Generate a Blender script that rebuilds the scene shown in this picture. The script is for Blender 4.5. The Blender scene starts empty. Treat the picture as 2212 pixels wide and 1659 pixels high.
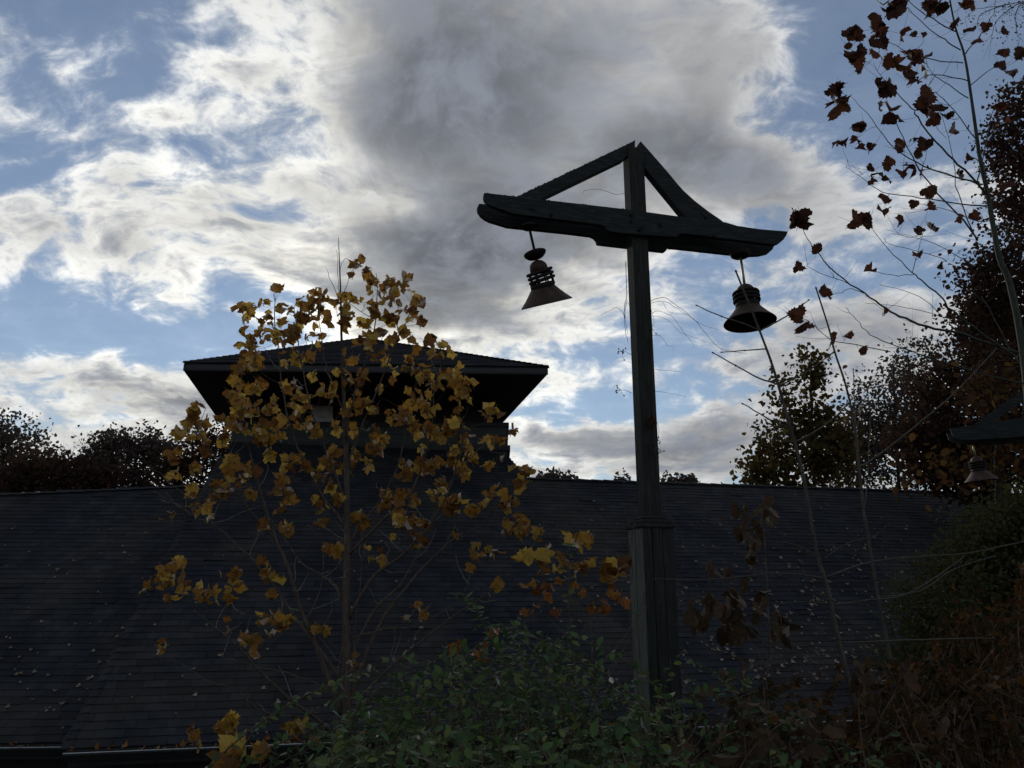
import bpy, bmesh, math, random
import numpy as np
from mathutils import Vector, Matrix, Euler
R = math.radians
rng = random.Random(7)
nr = np.random.RandomState(7)
S = bpy.context.scene
COL = S.collection

# ------------------------------------------------------------------ camera, world, sun, exposure
F, CX, CY, PITCH, CAMZ = 1662.0, 1106.0, 829.5, R(15.0), 1.7
cam_d = bpy.data.cameras.new('camera')
cam_d.sensor_width = 36; cam_d.lens = 36*F/2212.0; cam_d.clip_start = .05; cam_d.clip_end = 2000
cam = bpy.data.objects.new('camera', cam_d); COL.objects.link(cam)
cam.location = (0, 0, CAMZ); cam.rotation_euler = (R(90)+PITCH, 0, 0)
S.camera = cam
S.render.engine = 'CYCLES'
S.cycles.max_bounces = 6; S.cycles.diffuse_bounces = 3; S.cycles.transmission_bounces = 4; S.cycles.transparent_max_bounces = 4
S.view_settings.view_transform = 'Standard'; S.view_settings.look = 'None'
S.view_settings.exposure = 0.0; S.view_settings.gamma = 1.0; S.view_settings.use_curve_mapping = False

def ray(x, y):
    rx, ry = (x-CX)/F, (CY-y)/F
    return Vector((rx, math.cos(PITCH)-ry*math.sin(PITCH), math.sin(PITCH)+ry*math.cos(PITCH)))
O = Vector((0, 0, CAMZ))
def at(x, y, Y):
    d = ray(x, y); return O + d*(Y/d.y)
def at_z(x, y, z):
    d = ray(x, y); return O + d*((z-CAMZ)/d.z)
def on_plane(x, y, P, N):
    d = ray(x, y); return O + d*((P-O).dot(N)/d.dot(N))

SUN_PX = (735, 735)
sd = ray(*SUN_PX).normalized()
sun_el = math.asin(sd.z); sun_az = math.atan2(sd.x, sd.y)
sun_d = bpy.data.lights.new('sun', 'SUN'); sun_d.energy = 1.4; sun_d.angle = R(10); sun_d.color = (1, .93, .82)
sun = bpy.data.objects.new('sun', sun_d); COL.objects.link(sun)
sun.rotation_euler = (-sd).to_track_quat('-Z', 'Y').to_euler()

class NT:
    def __init__(s, nt): s.nt = nt; s.n = nt.nodes; s.l = nt.links
    def add(s, t, **k):
        n = s.n.new(t)
        for a, b in k.items():
            setattr(n, a, b)
        return n
    def put(s, sock, v):
        if isinstance(v, bpy.types.NodeSocket): s.l.new(v, sock)
        else: sock.default_value = v
    def math(s, op, a, b=0.0, c=None, clamp=False):
        n = s.add('ShaderNodeMath', operation=op, use_clamp=clamp)
        s.put(n.inputs[0], a); s.put(n.inputs[1], b)
        if c is not None: s.put(n.inputs[2], c)
        return n.outputs[0]
    def vmath(s, op, a, b=None, scale=None):
        n = s.add('ShaderNodeVectorMath', operation=op)
        s.put(n.inputs[0], a)
        if b is not None: s.put(n.inputs[1], b)
        if scale is not None: s.put(n.inputs['Scale'], scale)
        return n.outputs['Value'] if op in ('LENGTH', 'DOT_PRODUCT', 'DISTANCE') else n.outputs['Vector']
    def maprange(s, v, a, b, c, d, smooth=False):
        n = s.add('ShaderNodeMapRange')
        if smooth: n.interpolation_type = 'SMOOTHSTEP'
        s.put(n.inputs[0], v)
        for i, q in enumerate((a, b, c, d)): s.put(n.inputs[i+1], q)
        return n.outputs[0]
    def noise(s, vec, scale, detail=6, rough=.55, dist=0.0, out='Fac'):
        n = s.add('ShaderNodeTexNoise')
        if vec is not None: s.l.new(vec, n.inputs['Vector'])
        n.inputs['Scale'].default_value = scale; n.inputs['Detail'].default_value = detail
        n.inputs['Roughness'].default_value = rough; n.inputs['Distortion'].default_value = dist
        return n.outputs[out]
    def ramp(s, v, stops, interp='LINEAR'):
        n = s.add('ShaderNodeValToRGB'); s.put(n.inputs[0], v)
        e = n.color_ramp.elements; n.color_ramp.interpolation = interp
        while len(e) < len(stops): e.new(.5)
        for q, (p, c) in zip(e, stops):
            q.position = p; q.color = (*c, 1) if len(c) == 3 else c
        return n.outputs[0]
    def mix(s, f, a, b, blend='MIX'):
        n = s.add('ShaderNodeMix', data_type='RGBA', blend_type=blend)
        s.put(n.inputs[0], f)
        s.put(n.inputs[6], a if isinstance(a, bpy.types.NodeSocket) else (*a, 1))
        s.put(n.inputs[7], b if isinstance(b, bpy.types.NodeSocket) else (*b, 1))
        return n.outputs[2]

world = bpy.data.worlds.new('World'); S.world = world; world.use_nodes = True
W = NT(world.node_tree); W.n.clear()
SKY_STR = 0.1
sky = W.add('ShaderNodeTexSky', sky_type='NISHITA', sun_disc=False)
sky.sun_elevation = sun_el; sky.sun_rotation = sun_az
sky.air_density = 1.0; sky.dust_density = 0.0; sky.ozone_density = 1.0
tc = W.add('ShaderNodeTexCoord')
dirv = W.vmath('NORMALIZE', tc.outputs['Generated'])
sep = W.add('ShaderNodeSeparateXYZ'); W.l.new(dirv, sep.inputs[0])
zc = W.math('ADD', W.math('MAXIMUM', sep.outputs[2], 0.0), 0.30)
comb = W.add('ShaderNodeCombineXYZ')
W.l.new(W.math('DIVIDE', sep.outputs[0], zc), comb.inputs[0]); W.l.new(W.math('DIVIDE', sep.outputs[1], zc), comb.inputs[1])
pl = comb.outputs[0]                                   # the clouds lie on a level layer overhead
wn = W.noise(pl, 1.9, 4, .5, 0, 'Color')
wv = W.vmath('SUBTRACT', wn, (.5, .5, .5))
plw = W.vmath('ADD', pl, W.vmath('SCALE', wv, scale=.32))
# blobs: broad cloud masses (+) and openings (-) : px centre, radii px, angle deg, amount
wdir = W.vmath('ADD', dirv, W.vmath('SCALE', W.vmath('SUBTRACT', W.noise(dirv, 5.0, 5, .6, 0, 'Color'), (.5, .5, .5)), scale=.13))
BLOBS = [
    (880, 130, 360, 330, 0, .34), (1040, 400, 420, 330, 0, .36), (930, 590, 420, 130, -12, .34), (1200, 100, 460, 260, 0, .22),
    (1300, 470, 330, 190, 0, .22), (960, 690, 280, 90, 0, .26), (1240, 745, 190, 46, -8, -.08), (1480, 180, 300, 330, 0, .14),
    (1370, 960, 500, 56, 0, .34), (850, 500, 300, 60, 12, .20), (1590, 230, 130, 320, -20, .08),
    (1890, 120, 240, 380, 0, -.34), (1700, 110, 60, 160, 0, -.12), (2100, 330, 300, 250, 0, -.16),
    (230, 730, 460, 60, -4, -.34), (430, 370, 100, 80, -30, -.18), (90, 620, 220, 100, 0, -.18),
    (200, 150, 330, 90, -35, -.12), (590, 660, 170, 44, -5, -.24), (250, 20, 330, 110, 0, -.10), (60, 330, 120, 60, -30, -.12),
    (1250, 880, 220, 50, -5, -.26), (1820, 570, 260, 70, 15, -.22), (1500, 590, 110, 34, 0, -.2), (1330, 600, 130, 30, 20, -.18), (420, 750, 300, 34, -8, -.2),
    (1680, 400, 360, 130, 25, .30), (1480, 330, 240, 180, 0, .10), (490, 150, 120, 260, 0, .10), (320, 390, 240, 80, -35, .06),
    (560, 510, 300, 110, 18, .12), (20, 460, 110, 110, 0, .16), (250, 900, 460, 80, -8, .14), (720, 680, 130, 80, 0, .10),
    (1750, 790, 460, 120, -12, .10), (1300, 740, 260, 60, -15, .10), (1500, 1020, 500, 40, 0, .12), (260, 560, 160, 80, 0, .08),
]
acc = None
for (bx, by, rx, ry, ang, amp) in BLOBS:
    c = ray(bx, by).normalized()
    e1 = Vector((0, 0, 1)).cross(c).normalized() * -1
    e2 = c.cross(e1).normalized()
    if e2.z < 0: e2 = -e2
    a_ = R(-ang); f1 = e1*math.cos(a_) + e2*math.sin(a_); f2 = f1.cross(c)*-1
    if f1.cross(f2).dot(c) < 0: f2 = -f2
    M = Matrix((f1, f2, c)).transposed()
    m = W.add('ShaderNodeMapping', vector_type='TEXTURE')
    W.l.new(wdir, m.inputs[0]); m.inputs['Location'].default_value = c; m.inputs['Rotation'].default_value = M.to_euler()
    m.inputs['Scale'].default_value = (1.25*rx/F, 1.25*ry/F, 1)
    v = W.maprange(W.vmath('LENGTH', m.outputs[0]), 0, 1, amp, 0, True)
    acc = v if acc is None else W.math('ADD', acc, v)
n1 = W.noise(plw, 2.1, 9, .60, .1)
n2 = W.noise(W.vmath('ADD', plw, (7.3, 2.1, 0)), 9.5, 9, .62, .2)
sm = W.add('ShaderNodeMapping'); sm.inputs['Rotation'].default_value = (0, 0, R(40)); sm.inputs['Scale'].default_value = (.7, 1.9, 1)
W.l.new(plw, sm.inputs[0])
n3 = W.noise(sm.outputs[0], 4.6, 8, .62, .2)
calm = W.maprange(acc, .05, .6, 1.25, .50, True)
fld = W.math('ADD', W.math('MULTIPLY', W.math('SUBTRACT', n1, .5), 1.1), W.math('MULTIPLY', W.math('SUBTRACT', n2, .5), 1.0))
fld = W.math('ADD', fld, W.math('MULTIPLY', W.math('SUBTRACT', n3, .5), .8))
fld = W.math('MULTIPLY', fld, calm)
dens = W.math('ADD', W.math('ADD', fld, acc), W.maprange(sep.outputs[2], .34, .12, .38, .50, True))
alpha = W.maprange(dens, .18, .62, .10, 1, True)
ccol = W.ramp(dens, [(.0, (.46, .50, .56)), (.36, (.46, .48, .51)), (.50, (.56, .56, .545)), (.62, (.38, .385, .395)), (.77, (.235, .25, .28)), (1, (.15, .168, .21))], 'B_SPLINE')
cosang = W.vmath('DOT_PRODUCT', dirv, tuple(sd))
g1 = W.maprange(cosang, math.cos(R(32)), 1, 0, .78, True)
g2 = W.maprange(cosang, math.cos(R(9)), 1, 0, 1.0, True)
gd = W.maprange(dens, .95, .5, .1, 1, True)
glow = W.math('ADD', 1.0, W.math('MULTIPLY', W.math('ADD', g1, g2), gd))
ccol = W.mix(1.0, ccol, W.mix(W.math('MULTIPLY', W.math('ADD', g1, g2), .8, clamp=True), (1, 1, 1), (1, .965, .87)), 'MULTIPLY')
puff = W.math('ADD', W.maprange(n2, .36, .66, .80, 1.42, True), W.maprange(n3, .38, .64, -.08, .10, True))
ccol = W.vmath('SCALE', ccol, scale=W.math('MULTIPLY', puff, W.math('MULTIPLY', glow, 1/SKY_STR)))
skyc = W.mix(1.0, sky.outputs[0], (.84, .84, .90), 'MULTIPLY')
skyc = W.mix(.12, skyc, (2.6, 3.0, 3.6))
allc = W.mix(W.math('MULTIPLY', alpha, W.maprange(sep.outputs[2], -.02, .02, 0, 1)), skyc, ccol)
allc = W.mix(W.maprange(sep.outputs[2], .0, -.04, 0, 1), allc, (.6, .6, .6))
bg = W.add('ShaderNodeBackground'); W.l.new(allc, bg.inputs[0]); bg.inputs[1].default_value = SKY_STR
wo = W.add('ShaderNodeOutputWorld'); W.l.new(bg.outputs[0], wo.inputs[0])

# ------------------------------------------------------------------ helpers
def props(o, label=None, cat=None, group=None, kind=None):
    if label: o['label'] = label
    if cat: o['category'] = cat
    if group: o['group'] = group
    if kind: o['kind'] = kind
    return o
WL = {}
def thing(name, loc, label, cat, group=None):
    o = bpy.data.objects.new(name, None); COL.objects.link(o); o.location = loc; o.empty_display_size = .1
    WL[o.name] = Vector(loc); return props(o, label, cat, group)
def put(name, me, parent=None, label=None, cat=None, group=None, kind=None, mat=None, M=None):
    """mesh data in world coordinates (or placed by the matrix M), hung under its parent"""
    o = bpy.data.objects.new(name, me); COL.objects.link(o)
    if mat is not None and not me.materials: me.materials.append(mat)
    off = Vector((0, 0, 0))
    if parent is not None:
        o.parent = parent; off = WL[parent.name]
    o.matrix_local = Matrix.Translation(-off) @ (M if M is not None else Matrix.Identity(4))
    WL[o.name] = Vector((0, 0, 0)) if M is None else M.translation.copy()
    return props(o, label, cat, group, kind)

class MB:
    def __init__(s): s.v = []; s.f = []; s.n = 0
    def add(s, vs, fs):
        b = s.n; s.v.extend(tuple(q) for q in vs); s.n += len(vs)
        s.f.extend(tuple(i+b for i in f) for f in fs)
    def tube(s, pts, radii, k=6, cap=True, wob=0.0):
        pts = [Vector(p) for p in pts]; n = len(pts)
        if not hasattr(radii, '__len__'): radii = [radii]*n
        vs = []; fs = []
        t0 = (pts[1]-pts[0]).normalized()
        up = Vector((0, 0, 1)) if abs(t0.z) < .9 else Vector((1, 0, 0))
        x = t0.cross(up).normalized()
        for i, p in enumerate(pts):
            t = (pts[min(i+1, n-1)]-pts[max(i-1, 0)])
            t = t.normalized() if t.length > 1e-9 else t0
            x = (x - t*x.dot(t)); x = x.normalized() if x.length > 1e-6 else t.orthogonal().normalized()
            y = t.cross(x)
            for j in range(k):
                a = 2*math.pi*j/k; r = radii[i]*(1+(rng.uniform(-wob, wob) if wob else 0))
                vs.append(p + x*(math.cos(a)*r) + y*(math.sin(a)*r))
        for i in range(n-1):
            for j in range(k):
                fs.append((i*k+j, i*k+(j+1) % k, (i+1)*k+(j+1) % k, (i+1)*k+j))
        if cap: fs.append(tuple(range(k))[::-1]); fs.append(tuple((n-1)*k+j for j in range(k)))
        s.add(vs, fs); return s
    def prism(s, poly, w):
        """closed outline (3D points) pushed along the vector w"""
        n = len(poly); P = [Vector(p) for p in poly]; w = Vector(w)
        nn = Vector((0, 0, 0))
        for i in range(n): nn += P[i].cross(P[(i+1) % n])
        if nn.dot(w) > 0: P = P[::-1]
        s.add(P + [p+w for p in P], [tuple(range(n)), tuple(range(n, 2*n))[::-1]] + [((i+1) % n, i, n+i, n+(i+1) % n) for i in range(n)])
        return s
    def lathe(s, prof, k=28, M=None):
        vs = []; fs = []; n = len(prof)
        for (r, z) in prof:
            for j in range(k):
                a = 2*math.pi*j/k; vs.append(Vector((r*math.cos(a), r*math.sin(a), z)))
        for i in range(n-1):
            for j in range(k): fs.append((i*k+j, i*k+(j+1) % k, (i+1)*k+(j+1) % k, (i+1)*k+j))
        if M is not None: vs = [M @ v for v in vs]
        s.add(vs, fs); return s
    def box(s, c, ex, ey, ez):
        c = Vector(c); ex, ey, ez = Vector(ex), Vector(ey), Vector(ez)
        s.add([c+ex*a+ey*b+ez*d for d in (-1, 1) for b in (-1, 1) for a in (-1, 1)],
              [(0, 2, 3, 1), (4, 5, 7, 6), (0, 1, 5, 4), (2, 6, 7, 3), (0, 4, 6, 2), (1, 3, 7, 5)]); return s
    def mesh(s, name, smooth=False, fix=False):
        me = bpy.data.meshes.new(name); me.from_pydata(s.v, [], s.f); me.update()
        if fix:
            bm = bmesh.new(); bm.from_mesh(me); bmesh.ops.recalc_face_normals(bm, faces=bm.faces); bm.to_mesh(me); bm.free()
        if smooth: me.shade_smooth()
        return me
    def build(s, name, mat, parent=None, smooth=False, fix=False, **k):
        return put(name, s.mesh(name, smooth, fix), parent, mat=mat, **k)

def bevel(o, w=.004, seg=1):
    m = o.modifiers.new('bevel', 'BEVEL'); m.width = w; m.segments = seg; m.limit_method = 'ANGLE'; m.angle_limit = R(40); return o

def smooth_path(pts, rad=None, sub=4):
    """Catmull-Rom through the points; radii interpolated"""
    P = [Vector(p) for p in pts]; n = len(P); out = []; ro = []
    if rad is None: rad = [0]*n
    for i in range(n-1):
        p0, p1, p2, p3 = P[max(i-1, 0)], P[i], P[i+1], P[min(i+2, n-1)]
        for j in range(sub):
            t = j/sub
            out.append(.5*((2*p1)+(p2-p0)*t+(2*p0-5*p1+4*p2-p3)*t*t+(3*p1-p0-3*p2+p3)*t**3)); ro.append(rad[i]+(rad[i+1]-rad[i])*t)
    out.append(P[-1]); ro.append(rad[-1]); return out, ro

# ------------------------------------------------------------------ materials
def new_mat(name):
    m = bpy.data.materials.new(name); m.use_nodes = True; t = NT(m.node_tree); t.n.clear()
    return m, t
def out(t, sh, bump=None):
    o = t.add('ShaderNodeOutputMaterial'); t.l.new(sh, o.inputs[0])
def pbr(name, cols, scale=(3, 3, 3), rough=.8, bump=.3, spec=.3, metal=0, nscale=6, isl=0.0, bscale=None):
    m, t = new_mat(name)
    tc = t.add('ShaderNodeTexCoord'); mp = t.add('ShaderNodeMapping'); t.l.new(tc.outputs['Object'], mp.inputs[0])
    mp.inputs['Scale'].default_value = scale
    f = t.noise(mp.outputs[0], nscale, 8, .65)
    c = t.ramp(f, [(.3+.4*i/(len(cols)-1), q) for i, q in enumerate(cols)])
    if isl:
        g = t.add('ShaderNodeNewGeometry'); oi = t.add('ShaderNodeObjectInfo')
        r = t.math('FRACT', t.math('ADD', g.outputs['Random Per Island'], oi.outputs['Random']))
        k = t.maprange(r, 0, 1, 1-isl, 1+isl)
        c = t.vmath('SCALE', c, scale=k)
    b = t.add('ShaderNodeBsdfPrincipled'); t.put(b.inputs['Base Color'], c)
    b.inputs['Roughness'].default_value = rough; b.inputs['Specular IOR Level'].default_value = spec; b.inputs['Metallic'].default_value = metal
    if bump:
        bn = t.add('ShaderNodeBump'); bn.inputs['Strength'].default_value = bump; bn.inputs['Distance'].default_value = .01
        t.l.new(t.noise(mp.outputs[0], bscale or nscale*5, 4, .6), bn.inputs['Height']); t.l.new(bn.outputs[0], b.inputs['Normal'])
    out(t, b.outputs[0]); return m
def leafmat(name, cols, trans=.5, spot=.35, rough=.45, gloss=.25, spotcol=(.10, .045, .015)):
    m, t = new_mat(name)
    g = t.add('ShaderNodeNewGeometry'); oi = t.add('ShaderNodeObjectInfo'); tc = t.add('ShaderNodeTexCoord')
    r = t.math('FRACT', t.math('ADD', g.outputs['Random Per Island'], oi.outputs['Random']))
    c = t.ramp(r, [(i/(len(cols)-1), q) for i, q in enumerate(cols)])
    if spot:
        n = t.noise(tc.outputs['Object'], 60, 4, .6)
        c = t.mix(t.maprange(n, .52, .66, 0, spot, True), c, spotcol)
    d = t.add('ShaderNodeBsdfDiffuse'); t.put(d.inputs[0], c)
    tr = t.add('ShaderNodeBsdfTranslucent'); t.put(tr.inputs[0], t.vmath('SCALE', c, scale=1.1))
    mx = t.add('ShaderNodeMixShader'); mx.inputs[0].default_value = trans
    t.l.new(d.outputs[0], mx.inputs[1]); t.l.new(tr.outputs[0], mx.inputs[2])
    gl = t.add('ShaderNodeBsdfGlossy'); gl.inputs['Roughness'].default_value = rough; gl.inputs[0].default_value = (.7, .7, .7, 1)
    fr = t.add('ShaderNodeFresnel'); fr.inputs[0].default_value = 1.4
    m2 = t.add('ShaderNodeMixShader'); t.l.new(t.math('MULTIPLY', fr.outputs[0], gloss*2), m2.inputs[0])
    t.l.new(mx.outputs[0], m2.inputs[1]); t.l.new(gl.outputs[0], m2.inputs[2])
    out(t, m2.outputs[0]); return m

def shingle_mat():
    m, t = new_mat('asphalt shingle'); tc = t.add('ShaderNodeTexCoord'); ob = tc.outputs['Object']
    c = t.ramp(t.noise(ob, 3.0, 8, .65), [(.3, (.010, .013, .018)), (.5, (.016, .019, .025)), (.7, (.026, .028, .034))])
    st = t.maprange(t.noise(ob, .55, 5, .6, .4), .44, .62, 0, 1, True)
    c = t.mix(t.math('MULTIPLY', st, .6), c, (.028, .028, .026))
    st2 = t.maprange(t.noise(t.vmath('ADD', ob, (9, 4, 2)), .38, 4, .6, .3), .46, .62, 0, 1, True)
    c = t.mix(t.math('MULTIPLY', st2, .55), c, (.008, .010, .017))
    g = t.add('ShaderNodeNewGeometry'); oi = t.add('ShaderNodeObjectInfo')
    r = t.math('FRACT', t.math('ADD', g.outputs['Random Per Island'], oi.outputs['Random']))
    c = t.vmath('SCALE', c, scale=t.maprange(r, 0, 1, .80, 1.22))
    c = t.vmath('SCALE', c, scale=t.maprange(t.noise(ob, 230, 3, .7), .3, .7, .75, 1.3))
    b = t.add('ShaderNodeBsdfPrincipled'); t.put(b.inputs['Base Color'], c); b.inputs['Roughness'].default_value = .93; b.inputs['Specular IOR Level'].default_value = .1
    bn = t.add('ShaderNodeBump'); bn.inputs['Strength'].default_value = .5; bn.inputs['Distance'].default_value = .004
    t.l.new(t.noise(ob, 160, 3, .6), bn.inputs['Height']); t.l.new(bn.outputs[0], b.inputs['Normal']); out(t, b.outputs[0]); return m
M_SHINGLE = shingle_mat()
M_TIMBER = pbr('weathered timber', [(.009, .011, .011), (.018, .021, .021), (.036, .040, .037)], (14, 14, 1.2), .85, .6, .2, nscale=5)
M_BEAM = pbr('weathered beam timber', [(.009, .012, .014), (.017, .022, .024), (.036, .043, .043)], (2.0, 2.0, 16), .85, .6, .2, nscale=4)
M_PALE = pbr('pale timber', [(.04, .05, .045), (.08, .092, .082), (.13, .14, .12)], (18, 18, 1.0), .85, .5, .2, nscale=5)  # paler tone for the left side boards of the post base
M_COPPER = pbr('brown weathered copper', [(.022, .014, .012), (.038, .022, .018), (.062, .035, .028)], (1, 1, 1), .6, .15, .18, .0, nscale=14)
M_BRONZE = pbr('dark bronze', [(.009, .009, .010), (.015, .014, .014), (.026, .022, .020)], (1, 1, 1), .8, .3, .12, .0, nscale=12)
M_BRASS = pbr('tarnished brass tube', [(.13, .12, .07), (.2, .19, .11), (.26, .25, .17)], (1, 1, 1), .4, .1, .5, .7, nscale=20)
M_SIDING = pbr('painted siding', [(.03, .038, .042), (.042, .052, .055), (.055, .064, .066)], (1, 1, 6), .75, .2, .3, nscale=4, isl=.12)
M_SOFFIT = pbr('dark soffit boards', [(.022, .024, .028), (.032, .034, .04)], (3, 1, 1), .8, .2, .2, nscale=4, isl=.15)
M_FASCIA = pbr('fascia board', [(.018, .021, .026), (.03, .034, .04)], (2, 2, 2), .7, .1, .3, nscale=5)
M_WALL = pbr('stained wall boards', [(.02, .02, .02), (.035, .033, .03)], (8, 8, 1), .85, .3, .2, nscale=5, isl=.15)
M_LIP = pbr('pale gutter edge', [(.20, .23, .26), (.34, .38, .40)], (2, 2, 2), .4, .05, .5, .4, nscale=8)  # lip tone, far paler than the gutter body under it
M_METAL = pbr('dark gutter metal', [(.022, .026, .028), (.035, .04, .042)], (2, 2, 2), .4, .05, .5, .6, nscale=8)
M_FLASH = pbr('bare flashing metal', [(.7, .7, .72), (.85, .85, .86)], (2, 2, 2), .25, .0, .6, .8, nscale=8)
M_BARK = pbr('grey brown bark', [(.040, .032, .026), (.075, .062, .05), (.12, .105, .09)], (10, 10, 2.5), .9, .6, .15, nscale=5)
M_BARKG = pbr('greenish sycamore bark', [(.018, .022, .019), (.034, .042, .034), (.065, .072, .058)], (8, 8, 2), .8, .4, .2, nscale=5)
M_BARKD = pbr('dark bark', [(.020, .017, .015), (.035, .03, .026)], (8, 8, 2), .9, .4, .1, nscale=5)
M_TWIG = pbr('sapling bark', [(.024, .023, .022), (.045, .042, .036), (.08, .074, .062)], (10, 10, 3), .75, .3, .25, nscale=6)
M_DEADTWIG = pbr('bleached dead twig', [(.07, .065, .06), (.14, .13, .12), (.26, .25, .23)], (6, 6, 6), .8, .2, .2, nscale=8)
M_VINE = pbr('dry vine stem', [(.055, .042, .03), (.09, .07, .05)], (10, 10, 3), .85, .2, .15, nscale=6)
M_BERRY = pbr('dark berry', [(.02, .02, .035), (.04, .035, .06)], (5, 5, 5), .35, 0, .5, nscale=8)
M_GROUND = pbr('leaf litter ground', [(.025, .02, .014), (.05, .036, .022), (.08, .055, .03)], (1, 1, 1), .95, .8, .1, nscale=7)
M_TULIP = leafmat('yellow tulip tree leaf', [(.50, .33, .06), (.25, .125, .03), (.55, .38, .08), (.12, .05, .02), (.42, .24, .04), (.09, .042, .022), (.30, .155, .03), (.17, .075, .022), (.56, .40, .08), (.14, .058, .02), (.34, .18, .03)], .60, .8, gloss=.12)
M_ORANGE = leafmat('orange autumn leaf', [(.26, .095, .015), (.18, .055, .012), (.32, .15, .02), (.13, .04, .01), (.28, .12, .018)], .5, .6)
M_RUST = leafmat('rust shrub leaf', [(.060, .030, .014), (.038, .021, .012), (.11, .055, .016), (.025, .016, .009), (.03, .028, .012)], .45, .5, gloss=.02)
M_SYC = leafmat('dead sycamore leaf', [(.06, .024, .016), (.035, .018, .014), (.085, .032, .017), (.03, .018, .016)], .36, .4, spotcol=(.03, .015, .01), gloss=.05)
M_BROWN = leafmat('dead curled leaf', [(.050, .034, .022), (.075, .052, .034), (.032, .022, .015), (.11, .08, .056), (.05, .028, .016)], .35, .4, gloss=.03)
M_GREEN = leafmat('honeysuckle leaf', [(.028, .07, .02), (.045, .095, .035), (.06, .12, .025), (.025, .06, .025), (.12, .16, .035)], .42, .2, .4, .28, (.12, .11, .02))
M_FALLEN = leafmat('pale fallen leaf', [(.12, .09, .065), (.18, .145, .115), (.075, .05, .035), (.14, .10, .07), (.26, .22, .19)], .2, .2)
M_FAR1 = leafmat('russet tree foliage', [(.038, .024, .020), (.052, .030, .022), (.032, .026, .023), (.065, .033, .02)], .35, 0, gloss=.0)
M_FAR2 = leafmat('olive tree foliage', [(.05, .042, .018), (.065, .052, .018), (.045, .028, .018), (.10, .08, .024)], .4, 0, gloss=.0)
M_FAR3 = leafmat('grey brown tree foliage', [(.06, .05, .046), (.075, .06, .05), (.05, .046, .044)], .3, 0, gloss=.0)
M_FARY = leafmat('amber tree foliage', [(.055, .029, .015), (.036, .021, .014), (.085, .047, .015), (.03, .02, .014)], .45, 0, gloss=.0)
M_JUNI = leafmat('evergreen bush foliage', [(.03, .042, .02), (.042, .052, .022), (.05, .045, .022), (.035, .035, .02)], .2, 0, gloss=.0)
m, t = new_mat('window glass with pale blind and painted reflection')
tcn = t.add('ShaderNodeTexCoord'); nz = t.noise(tcn.outputs['Object'], 9, 5, .7)
b = t.add('ShaderNodeBsdfPrincipled'); t.put(b.inputs['Base Color'], t.ramp(nz, [(.35, (.38, .44, .52)), (.65, (.72, .78, .84))]))  # pale blind, with a cloudy reflection mottled into its colour
b.inputs['Roughness'].default_value = .12; b.inputs['Specular IOR Level'].default_value = .7; out(t, b.outputs[0]); M_GLASS = m

# ------------------------------------------------------------------ ground
def gz(x, y):
    a = min(max((y-2.6)/6.0, 0), 1); a = a*a*(3-2*a)
    far = min(max((y-60)/200.0, 0), 1)
    return -3.1*a + .05*math.sin(x*1.7)*math.cos(y*1.3) + far*2.0
gx = sorted(set([-900, -500, -250, -120, -60, -35] + [i*1.0 for i in range(-24, 25)] + [35, 60, 120, 250, 500, 900]))
gy = sorted(set([-900, -400, -150, -60, -30, -15, -8, -4, -2, 0] + [i*.5 for i in range(1, 30)] + [16, 20, 26, 34, 45, 60, 80, 120, 200, 400, 900]))
mb = MB(); nx = len(gx)
mb.add([(x, y, gz(x, y)) for y in gy for x in gx], [(j*nx+i, j*nx+i+1, (j+1)*nx+i+1, (j+1)*nx+i) for j in range(len(gy)-1) for i in range(nx-1)])
mb.build('ground', M_GROUND, smooth=True, kind='structure')
# distant low hill beyond the roof line
mb = MB()
hx = [-420+i*14 for i in range(61)]
hv = []
for j, (yy, s_) in enumerate(((120, 0), (150, .7), (190, 1), (260, .6), (320, 0))):
    for x in hx: hv.append((x, yy, -2 + s_*(9+2.2*math.sin(x*.021)+1.2*math.sin(x*.06+2))))
mb.add(hv, [(j*61+i, j*61+i+1, (j+1)*61+i+1, (j+1)*61+i) for j in range(4) for i in range(60)])
mb.build('wooded_hill', M_FAR3, smooth=True, kind='structure')

# ------------------------------------------------------------------ building
A = R(13)
U = Vector((math.cos(A), math.sin(A), 0)); V = Vector((-math.sin(A), math.cos(A), 0))
BL = at(150, 1618, 10.0)
def solve_slope(P, U, V, w, px, py):
    lo, hi = .3, 1.5
    for _ in range(50):
        mid = (lo+hi)/2; n = (V*-mid + Vector((0, 0, 1))).normalized()
        q = on_plane(px, py, P, n); run = (q-P).dot(V)
        if run > w: lo = mid
        else: hi = mid
    return mid
SL = solve_slope(BL, U, V, 5.9, 1141, 1033)
NM = (V*-SL + Vector((0, 0, 1))).normalized(); TM = (V + Vector((0, 0, SL))).normalized()
def loc2(p, P, U, T): return (p-P).dot(U), (p-P).dot(T)
def mp(x, y): return on_plane(x, y, BL, NM)
def L2M(x, y): return loc2(mp(x, y), BL, U, TM)
hip_b = L2M(150, 1618); hip_t = L2M(487, 985); tw_r = L2M(1093, 981); rg = L2M(1141, 1033)
s_end = 27.0
house = thing('lodge_building', (BL.x+5, BL.y+4, -3.1), 'dark shingled lodge with low sweeping roof and square tower behind the yellow sapling', 'building')
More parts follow.
